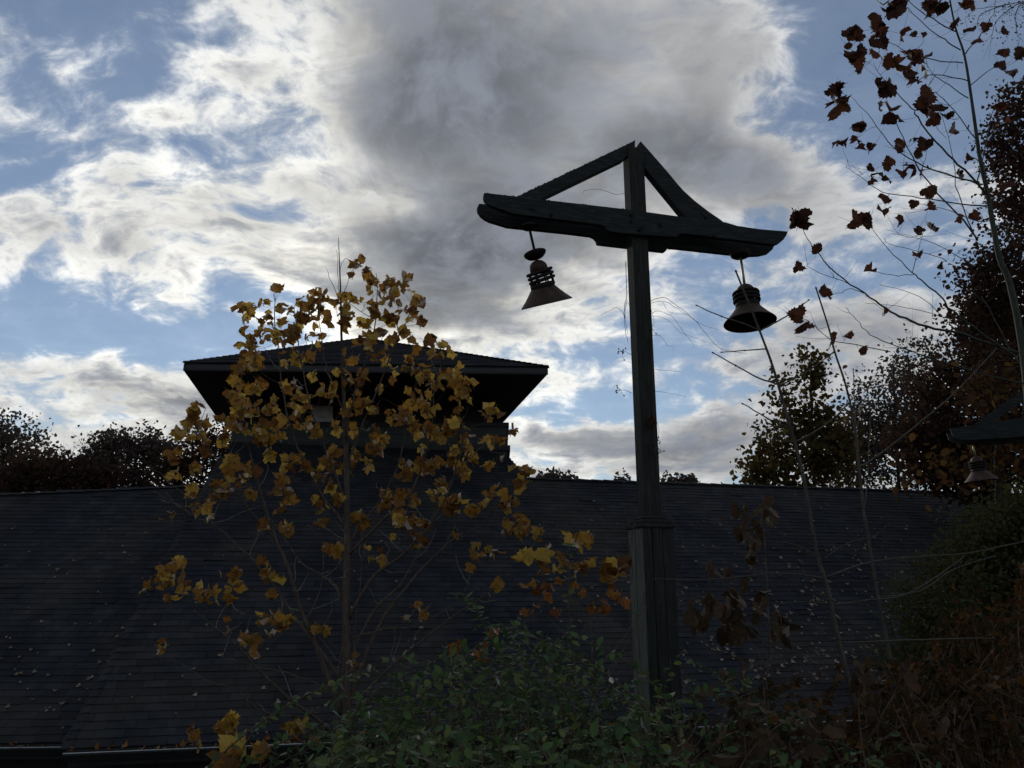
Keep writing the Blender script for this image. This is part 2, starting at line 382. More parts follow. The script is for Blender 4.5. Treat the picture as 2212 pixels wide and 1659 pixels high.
def tab_geo(P, U, T, N, s0, s1, t0, ex=.14, th=.009):
    """one shingle tab: butt raised on the course below, head tucked under the next"""
    j = rng.uniform(0, .006)+(rng.random() < .03)*.012; e = rng.uniform(-.006, .006)
    a = [(s0+.002, t0+e, th+j), (s1-.002, t0+e+rng.uniform(-.002, .002), th+j+rng.uniform(-.002, .003)), (s1-.002, t0+ex+.03, .002), (s0+.002, t0+ex+.03, .002)]
    top = [P+U*s+T*t_+N*h for s, t_, h in a]; bot = [P+U*s+T*t_+N*(-.004) for s, t_, h in a]
    return top+bot, [(0, 1, 2, 3), (0, 4, 5, 1), (1, 5, 6, 2), (2, 6, 7, 3), (3, 7, 4, 0)]
def shingle_field(P, U, T, N, lim, tmax, ex, tabw, part, n_obj, name='shingle_field', depth_first=True):
    tabs = []
    k = 0; t_ = 0
    while t_ < tmax-.02:
        s0, s1 = lim(t_+ex*.5)
        if s1 > s0+.05:
            s = s0; first = True
            while s < s1-.01:
                w = tabw*rng.uniform(.85, 1.15) if not first else tabw*rng.uniform(.3, 1)
                first = False; e = min(s+w, s1)
                tabs.append((s, e, t_)); s = e
        k += 1; t_ = k*ex
    vis = []
    for q in tabs:
        c = P+U*(q[0]+q[1])*.5+T*(q[2]+ex*.5); d = c-O
        f = d.y*math.cos(PITCH)+d.z*math.sin(PITCH); xx = CX+F*d.x/f; yy = CY-F*(d.z*math.cos(PITCH)-d.y*math.sin(PITCH))/f
        ok = -20 < xx < 2230 and yy < 1665
        sc = f if ok and not (700 < xx < 1500 and yy > 1400) else f+100
        vis.append((sc, q))
    vis.sort(key=lambda z: z[0])
    rest = MB()
    for i, (sc, q) in enumerate(vis):
        g = tab_geo(P, U, T, N, q[0], q[1], q[2], ex)
        if i < n_obj:
            b = MB(); b.add(*g); b.build('shingle', M_SHINGLE, part)
        else: rest.add(*g)
    if rest.n: rest.build(name, M_SHINGLE, part, kind='stuff')

# main slope: hipped on the left, rising to the tower, ridge to the right
mb = MB()
outl = [hip_b, (s_end, 0), (s_end, rg[1]), rg, tw_r, hip_t]
deck = [BL+U*s+TM*t_-NM*.01 for s, t_ in outl]
mb.prism(deck, -NM*.05)
roof = mb.build('roof_slope', M_SHINGLE, house, label='wide dark shingled slope sweeping up to the tower')
def limM(t_):
    s0 = hip_b[0]+(hip_t[0]-hip_b[0])*t_/hip_t[1]
    if t_ > rg[1]: s1 = rg[0]+(tw_r[0]-rg[0])*(t_-rg[1])/(tw_r[1]-rg[1])
    else: s1 = s_end
    return s0, s1
shingle_field(BL, U, TM, NM, limM, max(hip_t[1], tw_r[1]), .14, .32, roof, 220)
# hip cap and ridge cap
mb = MB()
def capline(mb, a, b, n, w=.11, step=.14, th=.018):
    d = (b-a); L = d.length; d = d/L; side = d.cross(n).normalized(); k = int(L/step)
    for i in range(k):
        p = a+d*(i*step); j = rng.uniform(0, .004)
        q = [p-side*w-n*.01+n*(th*.3), p+n*(th+j), p+side*w-n*.03, p+side*w+d*(step+.03)-n*.045, p+d*(step+.03)+n*.004, p-side*w+d*(step+.03)-n*.012]
        mb.add(q, [(0, 1, 4, 5), (1, 2, 3, 4)])
capline(mb, deck[0]+NM*.015, deck[5]+NM*.015, NM)
mb.build('hip_cap', M_SHINGLE, house, kind='stuff')
mb = MB(); capline(mb, deck[3]+NM*.02, deck[2]+NM*.02, Vector((0, 0, 1)), step=.3); mb.build('ridge_cap', M_SHINGLE, house, kind='stuff')
# back slopes closing the volume
mb = MB()
zb = Vector((0, 0, -1))
mb.prism([deck[3], deck[2], deck[2]+V*6.2-Vector((0, 0, SL*6.2)), deck[3]+V*6.2-Vector((0, 0, SL*6.2))], -Vector((0, 0, .05)))
mb.prism([deck[0], deck[5], deck[5]+V*2-U*.4-Vector((0, 0, .6)), deck[0]+V*7-U*.1-Vector((0, 0, .35))], -Vector((0, 0, .05)))
mb.build('rear_roof_slope', M_SHINGLE, house, fix=True)

# left wing slope, set back
A2 = R(4); U2 = Vector((math.cos(A2), math.sin(A2), 0)); V2 = Vector((-math.sin(A2), math.cos(A2), 0))
PL = at(0, 1607, 11.3)
SL2 = solve_slope(PL, U2, V2, 5.2, 0, 1068)
N2 = (V2*-SL2+Vector((0, 0, 1))).normalized(); T2 = (V2+Vector((0, 0, SL2))).normalized()
def L2L(x, y): return loc2(on_plane(x, y, PL, N2), PL, U2, T2)
lt = L2L(0, 1068); rt = L2L(430, 1049)
def ltop(s): return lt[1]+(rt[1]-lt[1])*(s-lt[0])/(rt[0]-lt[0])
sa, sb = -6.0, rt[0]+1.4
mb = MB()
deck2 = [PL+U2*s+T2*t_-N2*.01 for s, t_ in [(sa, 0), (sb, 0), (sb, ltop(sb)), (sa, ltop(sa))]]
mb.prism(deck2, -N2*.05)
roof2 = mb.build('roof_slope', M_SHINGLE, house, label='left wing slope set back beside the tower roof')
def limL(t_):
    if t_ < min(ltop(sa), ltop(sb)): return sa, sb
    s = lt[0]+(t_-lt[1])*(rt[0]-lt[0])/(rt[1]-lt[1])
    return (s, sb)
shingle_field(PL, U2, T2, N2, limL, ltop(sb), .14, .32, roof2, 80)
mb = MB(); capline(mb, deck2[3]+N2*.02, deck2[2]+N2*.02, Vector((0, 0, 1)), step=.3); mb.build('ridge_cap', M_SHINGLE, house, kind='stuff')
mb = MB(); mb.prism([deck2[3], deck2[2], deck2[2]+V2*5-Vector((0, 0, 3.5)), deck2[3]+V2*5-Vector((0, 0, 3.5))], -Vector((0, 0, .05)))
mb.build('rear_roof_slope', M_SHINGLE, house, fix=True)
mb = MB(); p, q = at(45, 1066, PL.y+5.2), at(98, 1063.5, PL.y+5.25)
mb.box((p+q)/2+Vector((0, 0, .0)), (q-p)/2, (0, .05, 0), (0, 0, .012)); mb.build('ridge_flashing', M_FLASH, house)

# gutters with front lip, fascia, walls under the eaves
def gutter(a, b, back, n='gutter'):
    d = (b-a).normalized(); Z = Vector((0, 0, 1)); f = -back
    prof = [(0, .02), (0, -.10), (.10, -.10), (.13, -.02), (.13, .0), (.122, .0), (.122, -.02), (.095, -.092), (.008, -.092), (.008, .02)]
    mb = MB(); mb.prism([a+f*x+Z*z for x, z in prof], b-a); g_ = mb.build(n, M_METAL, house)
    m2 = MB(); m2.tube([a+f*.128+Z*.004, b+f*.128+Z*.004], .0075, 6); m2.build('rolled_lip', M_LIP, g_); return g_
E0, E1 = BL+U*hip_b[0], BL+U*s_end
gutter(E0-Vector((0, 0, .03))-V*.005-U*.03, E1-Vector((0, 0, .03))-V*.005, V)
G0, G1 = PL+U2*sa, PL+U2*sb
gutter(G0-Vector((0, 0, .03))-V2*.005, G1-Vector((0, 0, .03))-V2*.005, V2)
def boards(a, b, z0, z1, back, mat, name, w=.2, th=.025, parent=None):
    """vertical wall boards from a to b"""
    d = (b-a); L = d.length; d = d/L; n = int(L/w)
    for i in range(n):
        c = a+d*((i+.5)*w); c = Vector((c.x, c.y, (z0+z1)/2))
        mb = MB(); mb.box(c-back*rng.uniform(0, .006), d*(w/2-.004), back*th/2, (0, 0, (z1-z0)/2)); mb.build(name, mat, parent)
wz = BL.z-.12
w0 = MB()
w0.prism([E0+V*.55+U*.3+Vector((0, 0, -.1)), E1+V*.55+Vector((0, 0, -.1)), Vector((E1.x, E1.y, -3.3))+V*.55, Vector((E0.x, E0.y, -3.3))+V*.55+U*.3], V*.2)
wall1 = w0.build('wall', M_WALL, house)
boards(E0+V*.53+U*.3, E0+V*.53+U*6.3, -3.3, wz, V, M_WALL, 'wall_board', parent=wall1)
w0 = MB(); w0.prism([G0+V2*.55+Vector((0, 0, -.1)), G1+V2*.55+Vector((0, 0, -.1)), Vector((G1.x, G1.y, -3.3))+V2*.55, Vector((G0.x, G0.y, -3.3))+V2*.55], V2*.2)
w0.build('wall', M_WALL, house)
for (a, b, back) in ((E0, E1, V), (G0, G1, V2)):
    mb = MB(); c = (a+b)/2-Vector((0, 0, .10))+back*.03; mb.box(c, (b-a)/2, back*.012, (0, 0, .09)); mb.build('fascia', M_FASCIA, house)
    mb = MB(); mb.box((a+b)/2-Vector((0, 0, .2))+back*.3, (b-a)/2, back*.25, (0, 0, .01)); mb.build('soffit', M_SOFFIT, house)
# downpipe on the front wall
mb = MB(); p = E0+U*3.2+V*.47
mb.tube([p+Vector((0, 0, -.1)), p+Vector((0, 0, -.5)), Vector((p.x, p.y, -3.0))], .04, 8); mb.build('downpipe', M_METAL, house)

# ---- tower
ze = at(397, 783, 15.3).z
C0, C1 = at_z(397, 783, ze), at_z(1184, 792, ze)
zs = ze-.17
C2, C3 = at_z(1080, 921, zs), at_z(474, 911, zs)
C2 = Vector((C2.x, C2.y, ze)); C3 = Vector((C3.x, C3.y, ze))
ctr = (C0+C1+C2+C3)/4; APX = at(784, 731, ctr.y)
def tri_courses(a, b, apex, part, n_skip=0):
    """shingle courses on a triangular roof face"""
    u = (b-a).normalized(); n = u.cross(apex-a).normalized()
    if n.z < 0: n = -n
    t = n.cross(u).normalized()
    if (apex-a).dot(t) < 0: t = -t
    H = (apex-a).dot(t); sp = (apex-a).dot(u); Lb = (b-a).length
    mb = MB(); k = 0
    while k*.14 < H-.05:
        f = (k*.14+.07)/H; s0, s1 = sp*f, Lb+(sp-Lb)*f; s = s0
        while s < s1-.02:
            e = min(s+.32*rng.uniform(.8, 1.2), s1); g = tab_geo(a, u, t, n, s, e, k*.14, .14, .018); mb.add(*g); s = e
        k += 1
    mb.build('shingle_field', M_SHINGLE, part, kind='stuff')
mb = MB(); dn = Vector((0, 0, -.03))
mb.add([C0+dn, C1+dn, C2+dn, C3+dn, APX+dn], [(0, 1, 4), (1, 2, 4), (2, 3, 4), (3, 0, 4), (0, 3, 2, 1)])
troof = mb.build('tower_roof', M_SHINGLE, house)
for a, b in ((C0, C1), (C1, C2), (C2, C3), (C3, C0)): tri_courses(a, b, APX, troof)
mb = MB()
for c in (C0, C1, C2, C3):
    nrm = ((ctr-c).normalized()*-.35+Vector((0, 0, 1))).normalized(); capline(mb, c+nrm*.015, APX+nrm*.015, nrm, .09)
mb.build('hip_cap', M_SHINGLE, troof, kind='stuff')
ring = [C0, C1, C2, C3]
for i in range(4):
    a, b = ring[i], ring[(i+1) % 4]; inn = (ctr-(a+b)/2); inn.z = 0; inn.normalize()
    mb = MB(); mb.prism([a+Vector((0, 0, -.02))+inn*.012, b+Vector((0, 0, -.02))+inn*.012, b+Vector((0, 0, -.17))+inn*.012, a+Vector((0, 0, -.17))+inn*.012], inn*.03)
    mb.build('fascia', M_FASCIA, troof)
# soffit boards running side to side
nb = 22
for i in range(nb):
    f0, f1 = i/nb, (i+1)/nb-.0015
    a0 = C0.lerp(C3, f0); a1 = C0.lerp(C3, f1); b0 = C1.lerp(C2, f0); b1 = C1.lerp(C2, f1)
    z_ = Vector((0, 0, -.15-rng.uniform(0, .006)))
    mb = MB(); q = [a0+z_, b0+z_, b1+z_, a1+z_]
    mb.prism([q[0]+(q[1]-q[0])*.006, q[1]-(q[1]-q[0])*.006, q[2]-(q[2]-q[3])*.006, q[3]+(q[2]-q[3])*.006], Vector((0, 0, .02)))
    mb.build('soffit_board', M_SOFFIT, troof)
# base band standing on the roof, clerestory set back above it
B0, B1 = mp(497, 984), mp(1094, 981)
yb = max(B0.y, B1.y)-.15
B0 = at(497, 984, yb+.0); B1 = at(1094, 981, yb+.12)
zt = at(1094, 923, B1.y).z
dpt = Vector((-.04, 1, 0)).normalized()
bw = B1-B0; bw.z = 0; bu = bw.normalized(); bdp = Vector((-bu.y, bu.x, 0)); D_ = bw.length*.96
base = [Vector((B0.x, B0.y, 0)), Vector((B1.x, B1.y, 0)), Vector((B1.x, B1.y, 0))+bdp*D_, Vector((B0.x, B0.y, 0))+bdp*D_]
cb = (base[0]+base[2])/2
zl = min(B0.z, B1.z)-1.3
mb = MB(); inset = [p.lerp(cb, .012) for p in base]
mb.prism([p+Vector((0, 0, zl)) for p in inset], Vector((0, 0, zt-zl)))
tb = mb.build('tower_wall', M_SIDING, house)
# lapped siding boards on the band, cap rail and ledge
nrow = 5; z0_ = min(B0.z, B1.z)-.28; rh = (zt-z0_)/nrow
for side in range(4):
    a, b = base[side], base[(side+1) % 4]; o_ = ((a+b)/2-cb).normalized()
    for r_ in range(nrow):
        mb = MB(); za = z0_+r_*rh
        q = [a+o_*.035+Vector((0, 0, za)), b+o_*.035+Vector((0, 0, za)), b+o_*.012+Vector((0, 0, za+rh)), a+o_*.012+Vector((0, 0, za+rh))]
        mb.prism(q, -o_*.02); mb.build('siding_board', M_SIDING, tb)
mb = MB(); cap = [cb+(p-cb)*1.018 for p in base]
mb.prism([p+Vector((0, 0, zt)) for p in cap], Vector((0, 0, .11))); bevel(mb.build('cap_rail', M_FASCIA, tb), .01)
mid = z0_+rh*2.4
for side in range(4):
    a, b = base[side], base[(side+1) % 4]; o_ = ((a+b)/2-cb).normalized(); d_ = (b-a).normalized()
    mb = MB(); mb.box((a+b)/2+o_*.06+Vector((0, 0, mid)), (b-a)/2+d_*.08, o_*.03, (0, 0, .06)); mb.build('ledge_board', M_FASCIA, tb)
cl = [cb+(p-cb)*.86 for p in base]
mb = MB(); mb.prism([p+Vector((0, 0, zt+.06)) for p in cl], Vector((0, 0, ze-.15-zt-.06)))
clw = mb.build('clerestory_wall', M_SOFFIT, house)
fa, fb = cl[0], cl[1]; fo = ((fa+fb)/2-cb).normalized(); fu = (fb-fa).normalized()
wp = on_plane(697, 893, fa, fo); hw, hh = .30, .30
mb = MB(); mb.box(wp+fo*.02, fu*hw, fo*.008, (0, 0, hh))
for k_ in range(-3, 4):
    pass
win = thing('window', wp, None, None); win.parent = clw; win.location = wp; WL[win.name] = wp.copy()
mb.build('pane', M_GLASS, win)
def frame_bars(w_parent, c, hw, hh):
    for (cc, a, b) in ((c+fu*(hw+.03), .03, hh+.06), (c-fu*(hw+.03), .03, hh+.06)):
        m_ = MB(); m_.box(cc+fo*.03, fu*a, fo*.03, (0, 0, b)); m_.build('frame_bar', M_FASCIA, w_parent)
    for sgn in (-1, 1):
        m_ = MB(); m_.box(c+Vector((0, 0, sgn*(hh+.03)))+fo*.03, fu*hw, fo*.028, (0, 0, .03)); m_.build('frame_bar', M_FASCIA, w_parent)
frame_bars(win, wp, hw, hh)
mb = MB()
for dx in (-2.1, -.95, .95, 2.1):
    c = (fa+fb)/2+fu*dx; c.z = (zt+ze)/2; 
    mb.box(c+fo*.03, fu*.05, fo*.03, (0, 0, (ze-zt)/2-.12))
mb.build('mullions', M_FASCIA, clw, kind='stuff')

# ------------------------------------------------------------------ lamp posts
AP = R(14)
class Frame:
    def __init__(s, px, py, Y, ang): s.P = at(px, py, Y); s.U = Vector((math.cos(ang), math.sin(ang), 0)); s.N = Vector((-math.sin(ang), math.cos(ang), 0))
    def w(s, x, y, off): return on_plane(x, y, s.P+s.N*off, s.N)
def z1(L): return [(973.3+.352*a, 265.4+.352*b) for a, b in L]
fr = Frame(1378, 560, 5.5, AP)
gzp = gz(fr.P.x, fr.P.y)
post = thing('lamp_post', (fr.P.x, fr.P.y, gzp), 'tall dark weathered timber lamp post with double crossarm beside the yellow sapling', 'lamp post')
hwid = .064
ztop = fr.w(*z1([(1130, 175)])[0], 0).z; zcol = fr.w(1398, 1132, 0).z
def vbox(c, hx, hy, z0, z1_, U_, N_): 
    mb = MB(); mb.box(Vector((c.x, c.y, (z0+z1_)/2)), U_*hx, N_*hy, (0, 0, (z1_-z0)/2)); return mb
bevel(vbox(fr.P, hwid, hwid, zcol-.1, ztop, fr.U, fr.N).build('post', M_TIMBER, post), .006, 2)
# pieced base: core and upright boards, pale board on the left side
vbox(fr.P, .085, .085, gzp-.2, zcol-.03, fr.U, fr.N).build('base_core', M_TIMBER, post)
for i, (o_, w_) in enumerate(((-.076, .034), (-.003, .036), (.072, .036))):
    bevel(vbox(fr.P+fr.U*o_-fr.N*(.102+.004*(i == 1)), w_, .017, gzp-.2, zcol-.03, fr.U, fr.N).build('base_board', M_TIMBER, post), .004)
for o_ in (-.060, .060):
    bevel(vbox(fr.P-fr.U*.103+fr.N*o_, .017, .056, gzp-.2, zcol-.035, fr.U, fr.N).build('base_board', M_PALE, post, label='pale side board of the post base'), .004)
    bevel(vbox(fr.P+fr.U*.1035+fr.N*o_, .017, .056, gzp-.2, zcol-.035, fr.U, fr.N).build('base_board', M_TIMBER, post), .004)
for (sz, z_, h_) in ((.133, zcol-.02, .014), (.118, zcol+.010, .014), (.098, zcol+.036, .010)):
    bevel(vbox(fr.P, sz, sz, z_-h_, z_+h_, fr.U, fr.N).build('collar', M_TIMBER, post), .006)
bm_near = z1([(207, 427), (204, 450), (208, 470), (225, 495), (255, 512), (300, 528), (380, 556), (540, 578), (870, 618), (925, 626), (948, 640), (960, 656), (978, 666), (1000, 670),
              (1130, 684), (1385, 702), (1400, 690), (1412, 682), (1440, 680), (1700, 712), (1990, 748), (2018, 738), (2045, 715), (2062, 690), (2072, 665), (1900, 651), (1760, 630), (1700, 612), (1650, 600), (1440, 578), (1070, 527), (640, 478)])
bm_far = z1([(176, 494), (166, 515), (168, 540), (185, 566), (212, 588), (240, 602), (350, 636), (450, 647), (700, 673), (862, 693), (885, 704), (898, 720), (905, 742), (1080, 763), (1215, 779), (1315, 790), (1326, 781), (1329, 768), (1340, 763),
             (1700, 803), (1830, 815), (1900, 812), (1950, 800), (1978, 775), (1990, 747), (2000, 738), (1900, 725), (1440, 650), (1070, 600), (640, 545), (300, 505)])
th = .04
for poly, off in ((bm_near, -hwid-th-.001), (bm_far, hwid+.001)):
    mb = MB(); mb.prism([fr.w(x, y, off) for x, y in poly], fr.N*th)
    bevel(mb.build('crossarm_beam', M_BEAM, post), .004)
hb = .036
br1 = z1([(400, 455), (1133, 107), (1133, 160), (1062, 224), (560, 466), (540, 500), (470, 500)])
mb = MB(); mb.prism([fr.w(x, y, -hb) for x, y in br1], fr.N*2*hb); bevel(mb.build('straight_brace', M_BEAM, post), .004)
br2 = z1([(1137, 158), (1167, 110), (1240, 192), (1330, 295), (1385, 362), (1545, 562), (1562, 590), (1560, 625), (1450, 620), (1440, 578), (1370, 492), (1290, 395), (1193, 275), (1180, 200)])
mb = MB(); mb.prism([fr.w(x, y, -hb) for x, y in br2], fr.N*2*hb); bevel(mb.build('angled_brace', M_BEAM, post), .004)
br3 = z1([(1380, 357), (1430, 413), (1500, 477), (1580, 539), (1640, 580), (1668, 600), (1700, 640), (1600, 640), (1583, 600), (1545, 562), (1500, 515), (1420, 425)])
mb = MB(); mb.prism([fr.w(x, y, -hb+.006) for x, y in br3], fr.N*(2*hb-.012)); bevel(mb.build('curved_brace', M_BEAM, post), .004)
mb = MB()
for (x, y) in z1([(1110, 600), (1180, 640), (500, 520), (1620, 690)]):
    p = fr.w(x, y, -hwid-th-.012); mb = MB(); mb.tube([p, p+fr.N*.02], .012, 8); mb.build('bolt_head', M_BRONZE, post)
for (x, y) in z1([(1112, 560), (1160, 650), (1290, 620), (620, 560)]):
    p = fr.w(x, y, -hwid-th-.014); mb = MB(); mb.tube([p, p+fr.N*.02], .014, 6); mb.build('bolt_head', M_BRONZE, post)
# ragged lichen crumbs on the upper edges
mb = MB()
for a_, b_, n_ in (((1133, 107), (415, 447), 70), ((1240, 192), (1665, 598), 25), ((207, 427), (1070, 527), 22)):
    for _ in range(n_):
        f_ = rng.random(); x_, y_ = z1([(a_[0]+(b_[0]-a_[0])*f_, a_[1]+(b_[1]-a_[1])*f_+3)])[0]
        if a_[0] == 1240: continue
        p = fr.w(x_, y_, rng.uniform(-hb, hb) if a_[0] == 1133 else -hwid-.02); q_ = rng.uniform(.003, .008)
        mb.lathe([(.0004, -q_), (q_*1.3, 0), (q_*.8, q_*.6), (.0004, q_*.9)], 5, Matrix.Translation(p))
mb.build('lichen', M_VINE, post, kind='stuff')

def lamp(top, direction, sc, label, mount_kind, ringdrop=0.0, bowl=False, ringtilt=(0, 0), rod=.18, group='bell shaped lamps hung from the crossarms'):
    """a bell lamp hung along `direction` (pointing down) from `top`; sc is the shade radius"""
    d = direction.normalized(); M = d.to_track_quat('-Z', 'Y').to_matrix().to_4x4(); M.translation = top
    L = thing('bell_lamp', top, label, 'lamp', group)
    Z = Vector((0, 0, 1))
    def bl(name, prof, mat, k=32, X=None, **kw):
        m_ = MB(); m_.lathe(prof, k, M @ (X if X is not None else Matrix.Identity(4))); return m_.build(name, mat, L, smooth=True, **kw)
    r = sc
    m_ = MB(); m_.tube([M @ Vector((0, 0, .02)), M @ Vector((0, 0, -rod-.05))], .0105, 10); m_.build('rod', M_BRASS if not bowl else M_BRONZE, L, smooth=True)
    z = -rod
    rd = r*.35
    dome = [(0.001, z)]+[(rd*math.sin(a), z-rd*.92*(1-math.cos(a))) for a in [R(q) for q in range(12, 91, 13)]]+[(rd, z-rd*1.5)]
    bl('dome', dome+[(rd*.96, z-rd*1.5), (rd*.94, z-rd*.95), (rd*.5, z-rd*.2), (0.001, z-.01)], M_COPPER)
    zr = z-rd*(1.15 if not bowl else .95)-ringdrop
    X = Matrix.Translation((0, 0, zr)) @ Euler((ringtilt[0], ringtilt[1], 0)).to_matrix().to_4x4() @ Matrix.Translation((0, 0, -zr))
    R1 = r*.47
    for i in range(3):
        zz = zr-i*r*.155; w = r*.066
        prof = [(R1+w*.9*math.cos(a)+.0*i, zz+w*math.sin(a)) for a in [2*math.pi*q/8 for q in range(9)]]
        bl('ring', prof, M_BRONZE, 32, X)
    for q in range(8):
        a = 2*math.pi*q/8+.2; m_ = MB(); cx, cy = R1*.9*math.cos(a), R1*.9*math.sin(a)
        m_.tube([M @ X @ Vector((cx, cy, zr+r*.03)), M @ X @ Vector((cx, cy, zr-r*.60))], r*.035, 6); m_.build('spacer', M_BRONZE, L)
    zc = zr-r*.42
    bl('shade_collar', [(R1*.92, zc+.0), (R1*.98, zc), (R1*1.0, zc-r*.2), (R1*.95, zc-r*.22), (R1*.9, zc-r*.2), (R1*.88, zc)], M_BRONZE)
    zk = zc-r*.18
    sh = [(R1*.93, zk), (R1*1.02, zk-r*.02), (r*.62, zk-r*.20), (r*.77, zk-r*.38), (r*.92, zk-r*.53), (r*.985, zk-r*.595), (r, zk-r*.62), (r*.99, zk-r*.645), (r*.965, zk-r*.635), (r*.90, zk-r*.55), (r*.75, zk-r*.40), (r*.60, zk-r*.23), (R1*.96, zk-r*.05), (R1*.93, zk)]
    bl('shade', sh, M_COPPER, 40)
    bl('lens', [(0.001, zk-r*.30), (R1*.9, zk-r*.27), (R1*.95, zk-r*.10)], M_BRONZE)
    if bowl:
        zz = z+r*.06
        Xb = Matrix.Translation((0, 0, zz)) @ Euler((R(-14), R(-12), 0)).to_matrix().to_4x4() @ Matrix.Translation((0, 0, -zz))
        bl('fallen_canopy', [(.012, zz-r*.02), (r*.16, zz-r*.0), (r*.32, zz+r*.06), (r*.41, zz+r*.15), (r*.44, zz+r*.22), (r*.43, zz+r*.225), (r*.39, zz+r*.16), (r*.30, zz+r*.08), (r*.15, zz+r*.02), (.012, zz+r*.0)], M_BRONZE, 28, Xb)
    # mount under the beam
    if mount_kind == 'disc':
        m_ = MB(); m_.lathe([(r*.385, .03), (r*.39, .0), (r*.36, -.010), (r*.27, -.020), (r*.15, -.026), (.012, -.028)], 28, Matrix.Translation(top)); m_.build('canopy', M_BRONZE, L, smooth=True)
    else:
        m_ = MB(); m_.lathe([(r*.20, .03), (r*.38, .0), (r*.2, -.02), (.012, -.025)], 9, Matrix.Translation(top) @ Euler((R(6), R(-6), 0)).to_matrix().to_4x4()); m_.build('broken_bracket', M_BRONZE, L)
    return L
pl_ = z1([(482, 640), (530, 830), (590, 1112)]); pr_ = z1([(1778, 812), (1806, 1000), (1838, 1228)])
tl = fr.w(*pl_[0], .0); tr = fr.w(*pr_[0], 0)
el = at(*pl_[2], tl.y+.20); er = at(*pr_[2], tr.y-.045)
lamp(tl, el-tl, .200, 'tilted bell lamp with slipped bowl and loose rings under the left crossarm end', 'broken', ringdrop=.025, bowl=True, ringtilt=(R(5), R(-4)), rod=.252)
lamp(tr, er-tr, .202, 'intact bell lamp under the right crossarm end behind a bare sapling tip', 'disc', rod=.262)

# second lamp post, at the right edge among the trees
f2 = Frame(2330, 950, 8.6, R(-24))
g2z = gz(f2.P.x, f2.P.y)
post2 = thing('lamp_post', (f2.P.x, f2.P.y, g2z), 'second timber lamp post half hidden among trees at the right edge', 'lamp post')
topz = f2.w(2330, 700, 0).z
vbox(f2.P, .064, .064, g2z-.2, topz, f2.U, f2.N).build('post', M_TIMBER, post2)
for off, poly in ((-.105, [(2052, 926), (2080, 921), (2330, 886), (2560, 855), (2560, 890), (2330, 935), (2140, 948), (2080, 950), (2058, 940)]), (.065, [(2045, 936), (2080, 931), (2330, 905), (2560, 870), (2560, 900), (2330, 948), (2140, 960), (2075, 960), (2050, 950)])):
    mb = MB(); mb.prism([f2.w(x, y, off) for x, y in poly], f2.N*.04); mb.build('crossarm_beam', M_BEAM, post2)
mb = MB(); mb.prism([f2.w(x, y, -.036) for x, y in [(2085, 930), (2215, 838), (2325, 745), (2335, 775), (2215, 862), (2120, 930)]], f2.N*.072); mb.build('straight_brace', M_BEAM, post2)
t2 = f2.w(2100, 955, 0); lamp(t2, Vector((.10, .03, -1)), .178, 'small far bell lamp with pale shade among dark trees near the right edge', 'disc', rod=.17)

# ------------------------------------------------------------------ leaves
def leaf_mesh(name, half, mid, fold=.25, curl=.3, twist=0.0, wave=0.0, mat=None, stem=.0):
    """half: outline of the right side from base to tip (x>=0); mid: y of midrib points"""
    bm = bmesh.new()
    def zf(x, y): return fold*abs(x) - curl*y*y + twist*x*y + wave*math.sin(9*y+4*x)*abs(x)
    for sgn in (1, -1):
        pts = [(0, half[0][1])]+[(sgn*x*(1+.06*rng.uniform(-1, 1)), y+.02*rng.uniform(-1, 1)) for x, y in half[1:-1]]+[(0, half[-1][1])]+[(0, q) for q in reversed(mid)]
        vs = [bm.verts.new((x, y, zf(x, y))) for x, y in pts]
        if sgn < 0: vs = vs[::-1]
        f = bm.faces.new(vs); bmesh.ops.triangulate(bm, faces=[f])
    bmesh.ops.remove_doubles(bm, verts=bm.verts, dist=1e-5)
    if stem:
        a = half[0][1]; w = .012
        vs = [bm.verts.new(p) for p in ((-w, a, 0), (w, a, 0), (w*.7, a-stem, -.05), (-w*.7, a-stem, -.05))]
        bm.faces.new(vs)
    me = bpy.data.meshes.new(name); bm.to_mesh(me); bm.free(); me.materials.append(mat); return me
TUL = [(0, 0), (.14, -.07), (.30, -.02), (.56, .06), (.50, .16), (.54, .30), (.34, .40), (.30, .48), (.36, .62), (.50, .84), (.30, .82), (.14, .90), (0, .78)]
SYC = [(0, 0), (.12, -.10), (.26, -.06), (.34, -.14), (.44, -.02), (.58, .0), (.55, .12), (.70, .22), (.56, .30), (.60, .42), (.44, .42), (.38, .50), (.48, .62), (.36, .66), (.34, .78), (.22, .76), (.16, .90), (.07, .88), (0, 1.02)]
ELL = [(0, 0), (.16, .12), (.27, .35), (.28, .55), (.18, .80), (0, 1)]
LON = [(0, 0), (.09, .06), (.18, .20), (.24, .40), (.27, .60), (.22, .80), (.11, .93), (0, 1)]
MAP = [(0, 0), (.2, -.08), (.42, .02), (.36, .16), (.62, .40), (.34, .42), (.26, .56), (.14, .7), (0, 1)]
V_TUL = [leaf_mesh('tulip_leaf', TUL, [.2, .45, .65], rng.uniform(-.8, .9), rng.uniform(-.8, .8), rng.uniform(-.9, .9), rng.uniform(0, .5), M_TULIP, .35) for _ in range(14)]
V_SYC = [leaf_mesh('sycamore_leaf', SYC, [.2, .45, .7], rng.uniform(-.8, .9), rng.uniform(-.5, .9), rng.uniform(-.9, .9), rng.uniform(.1, .5), M_SYC, .3) for _ in range(9)]
V_ELL = [leaf_mesh('oval_leaf', ELL, [.35, .7], rng.uniform(0, .5), rng.uniform(-.1, .4), rng.uniform(-.2, .2), 0, M_GREEN, .1) for _ in range(6)]
V_BRN = [leaf_mesh('curled_leaf', LON, [.25, .5, .75], rng.uniform(.2, .9), rng.uniform(.2, .8), rng.uniform(-.8, .8), rng.uniform(.2, .5), M_BROWN, .15) for _ in range(8)]
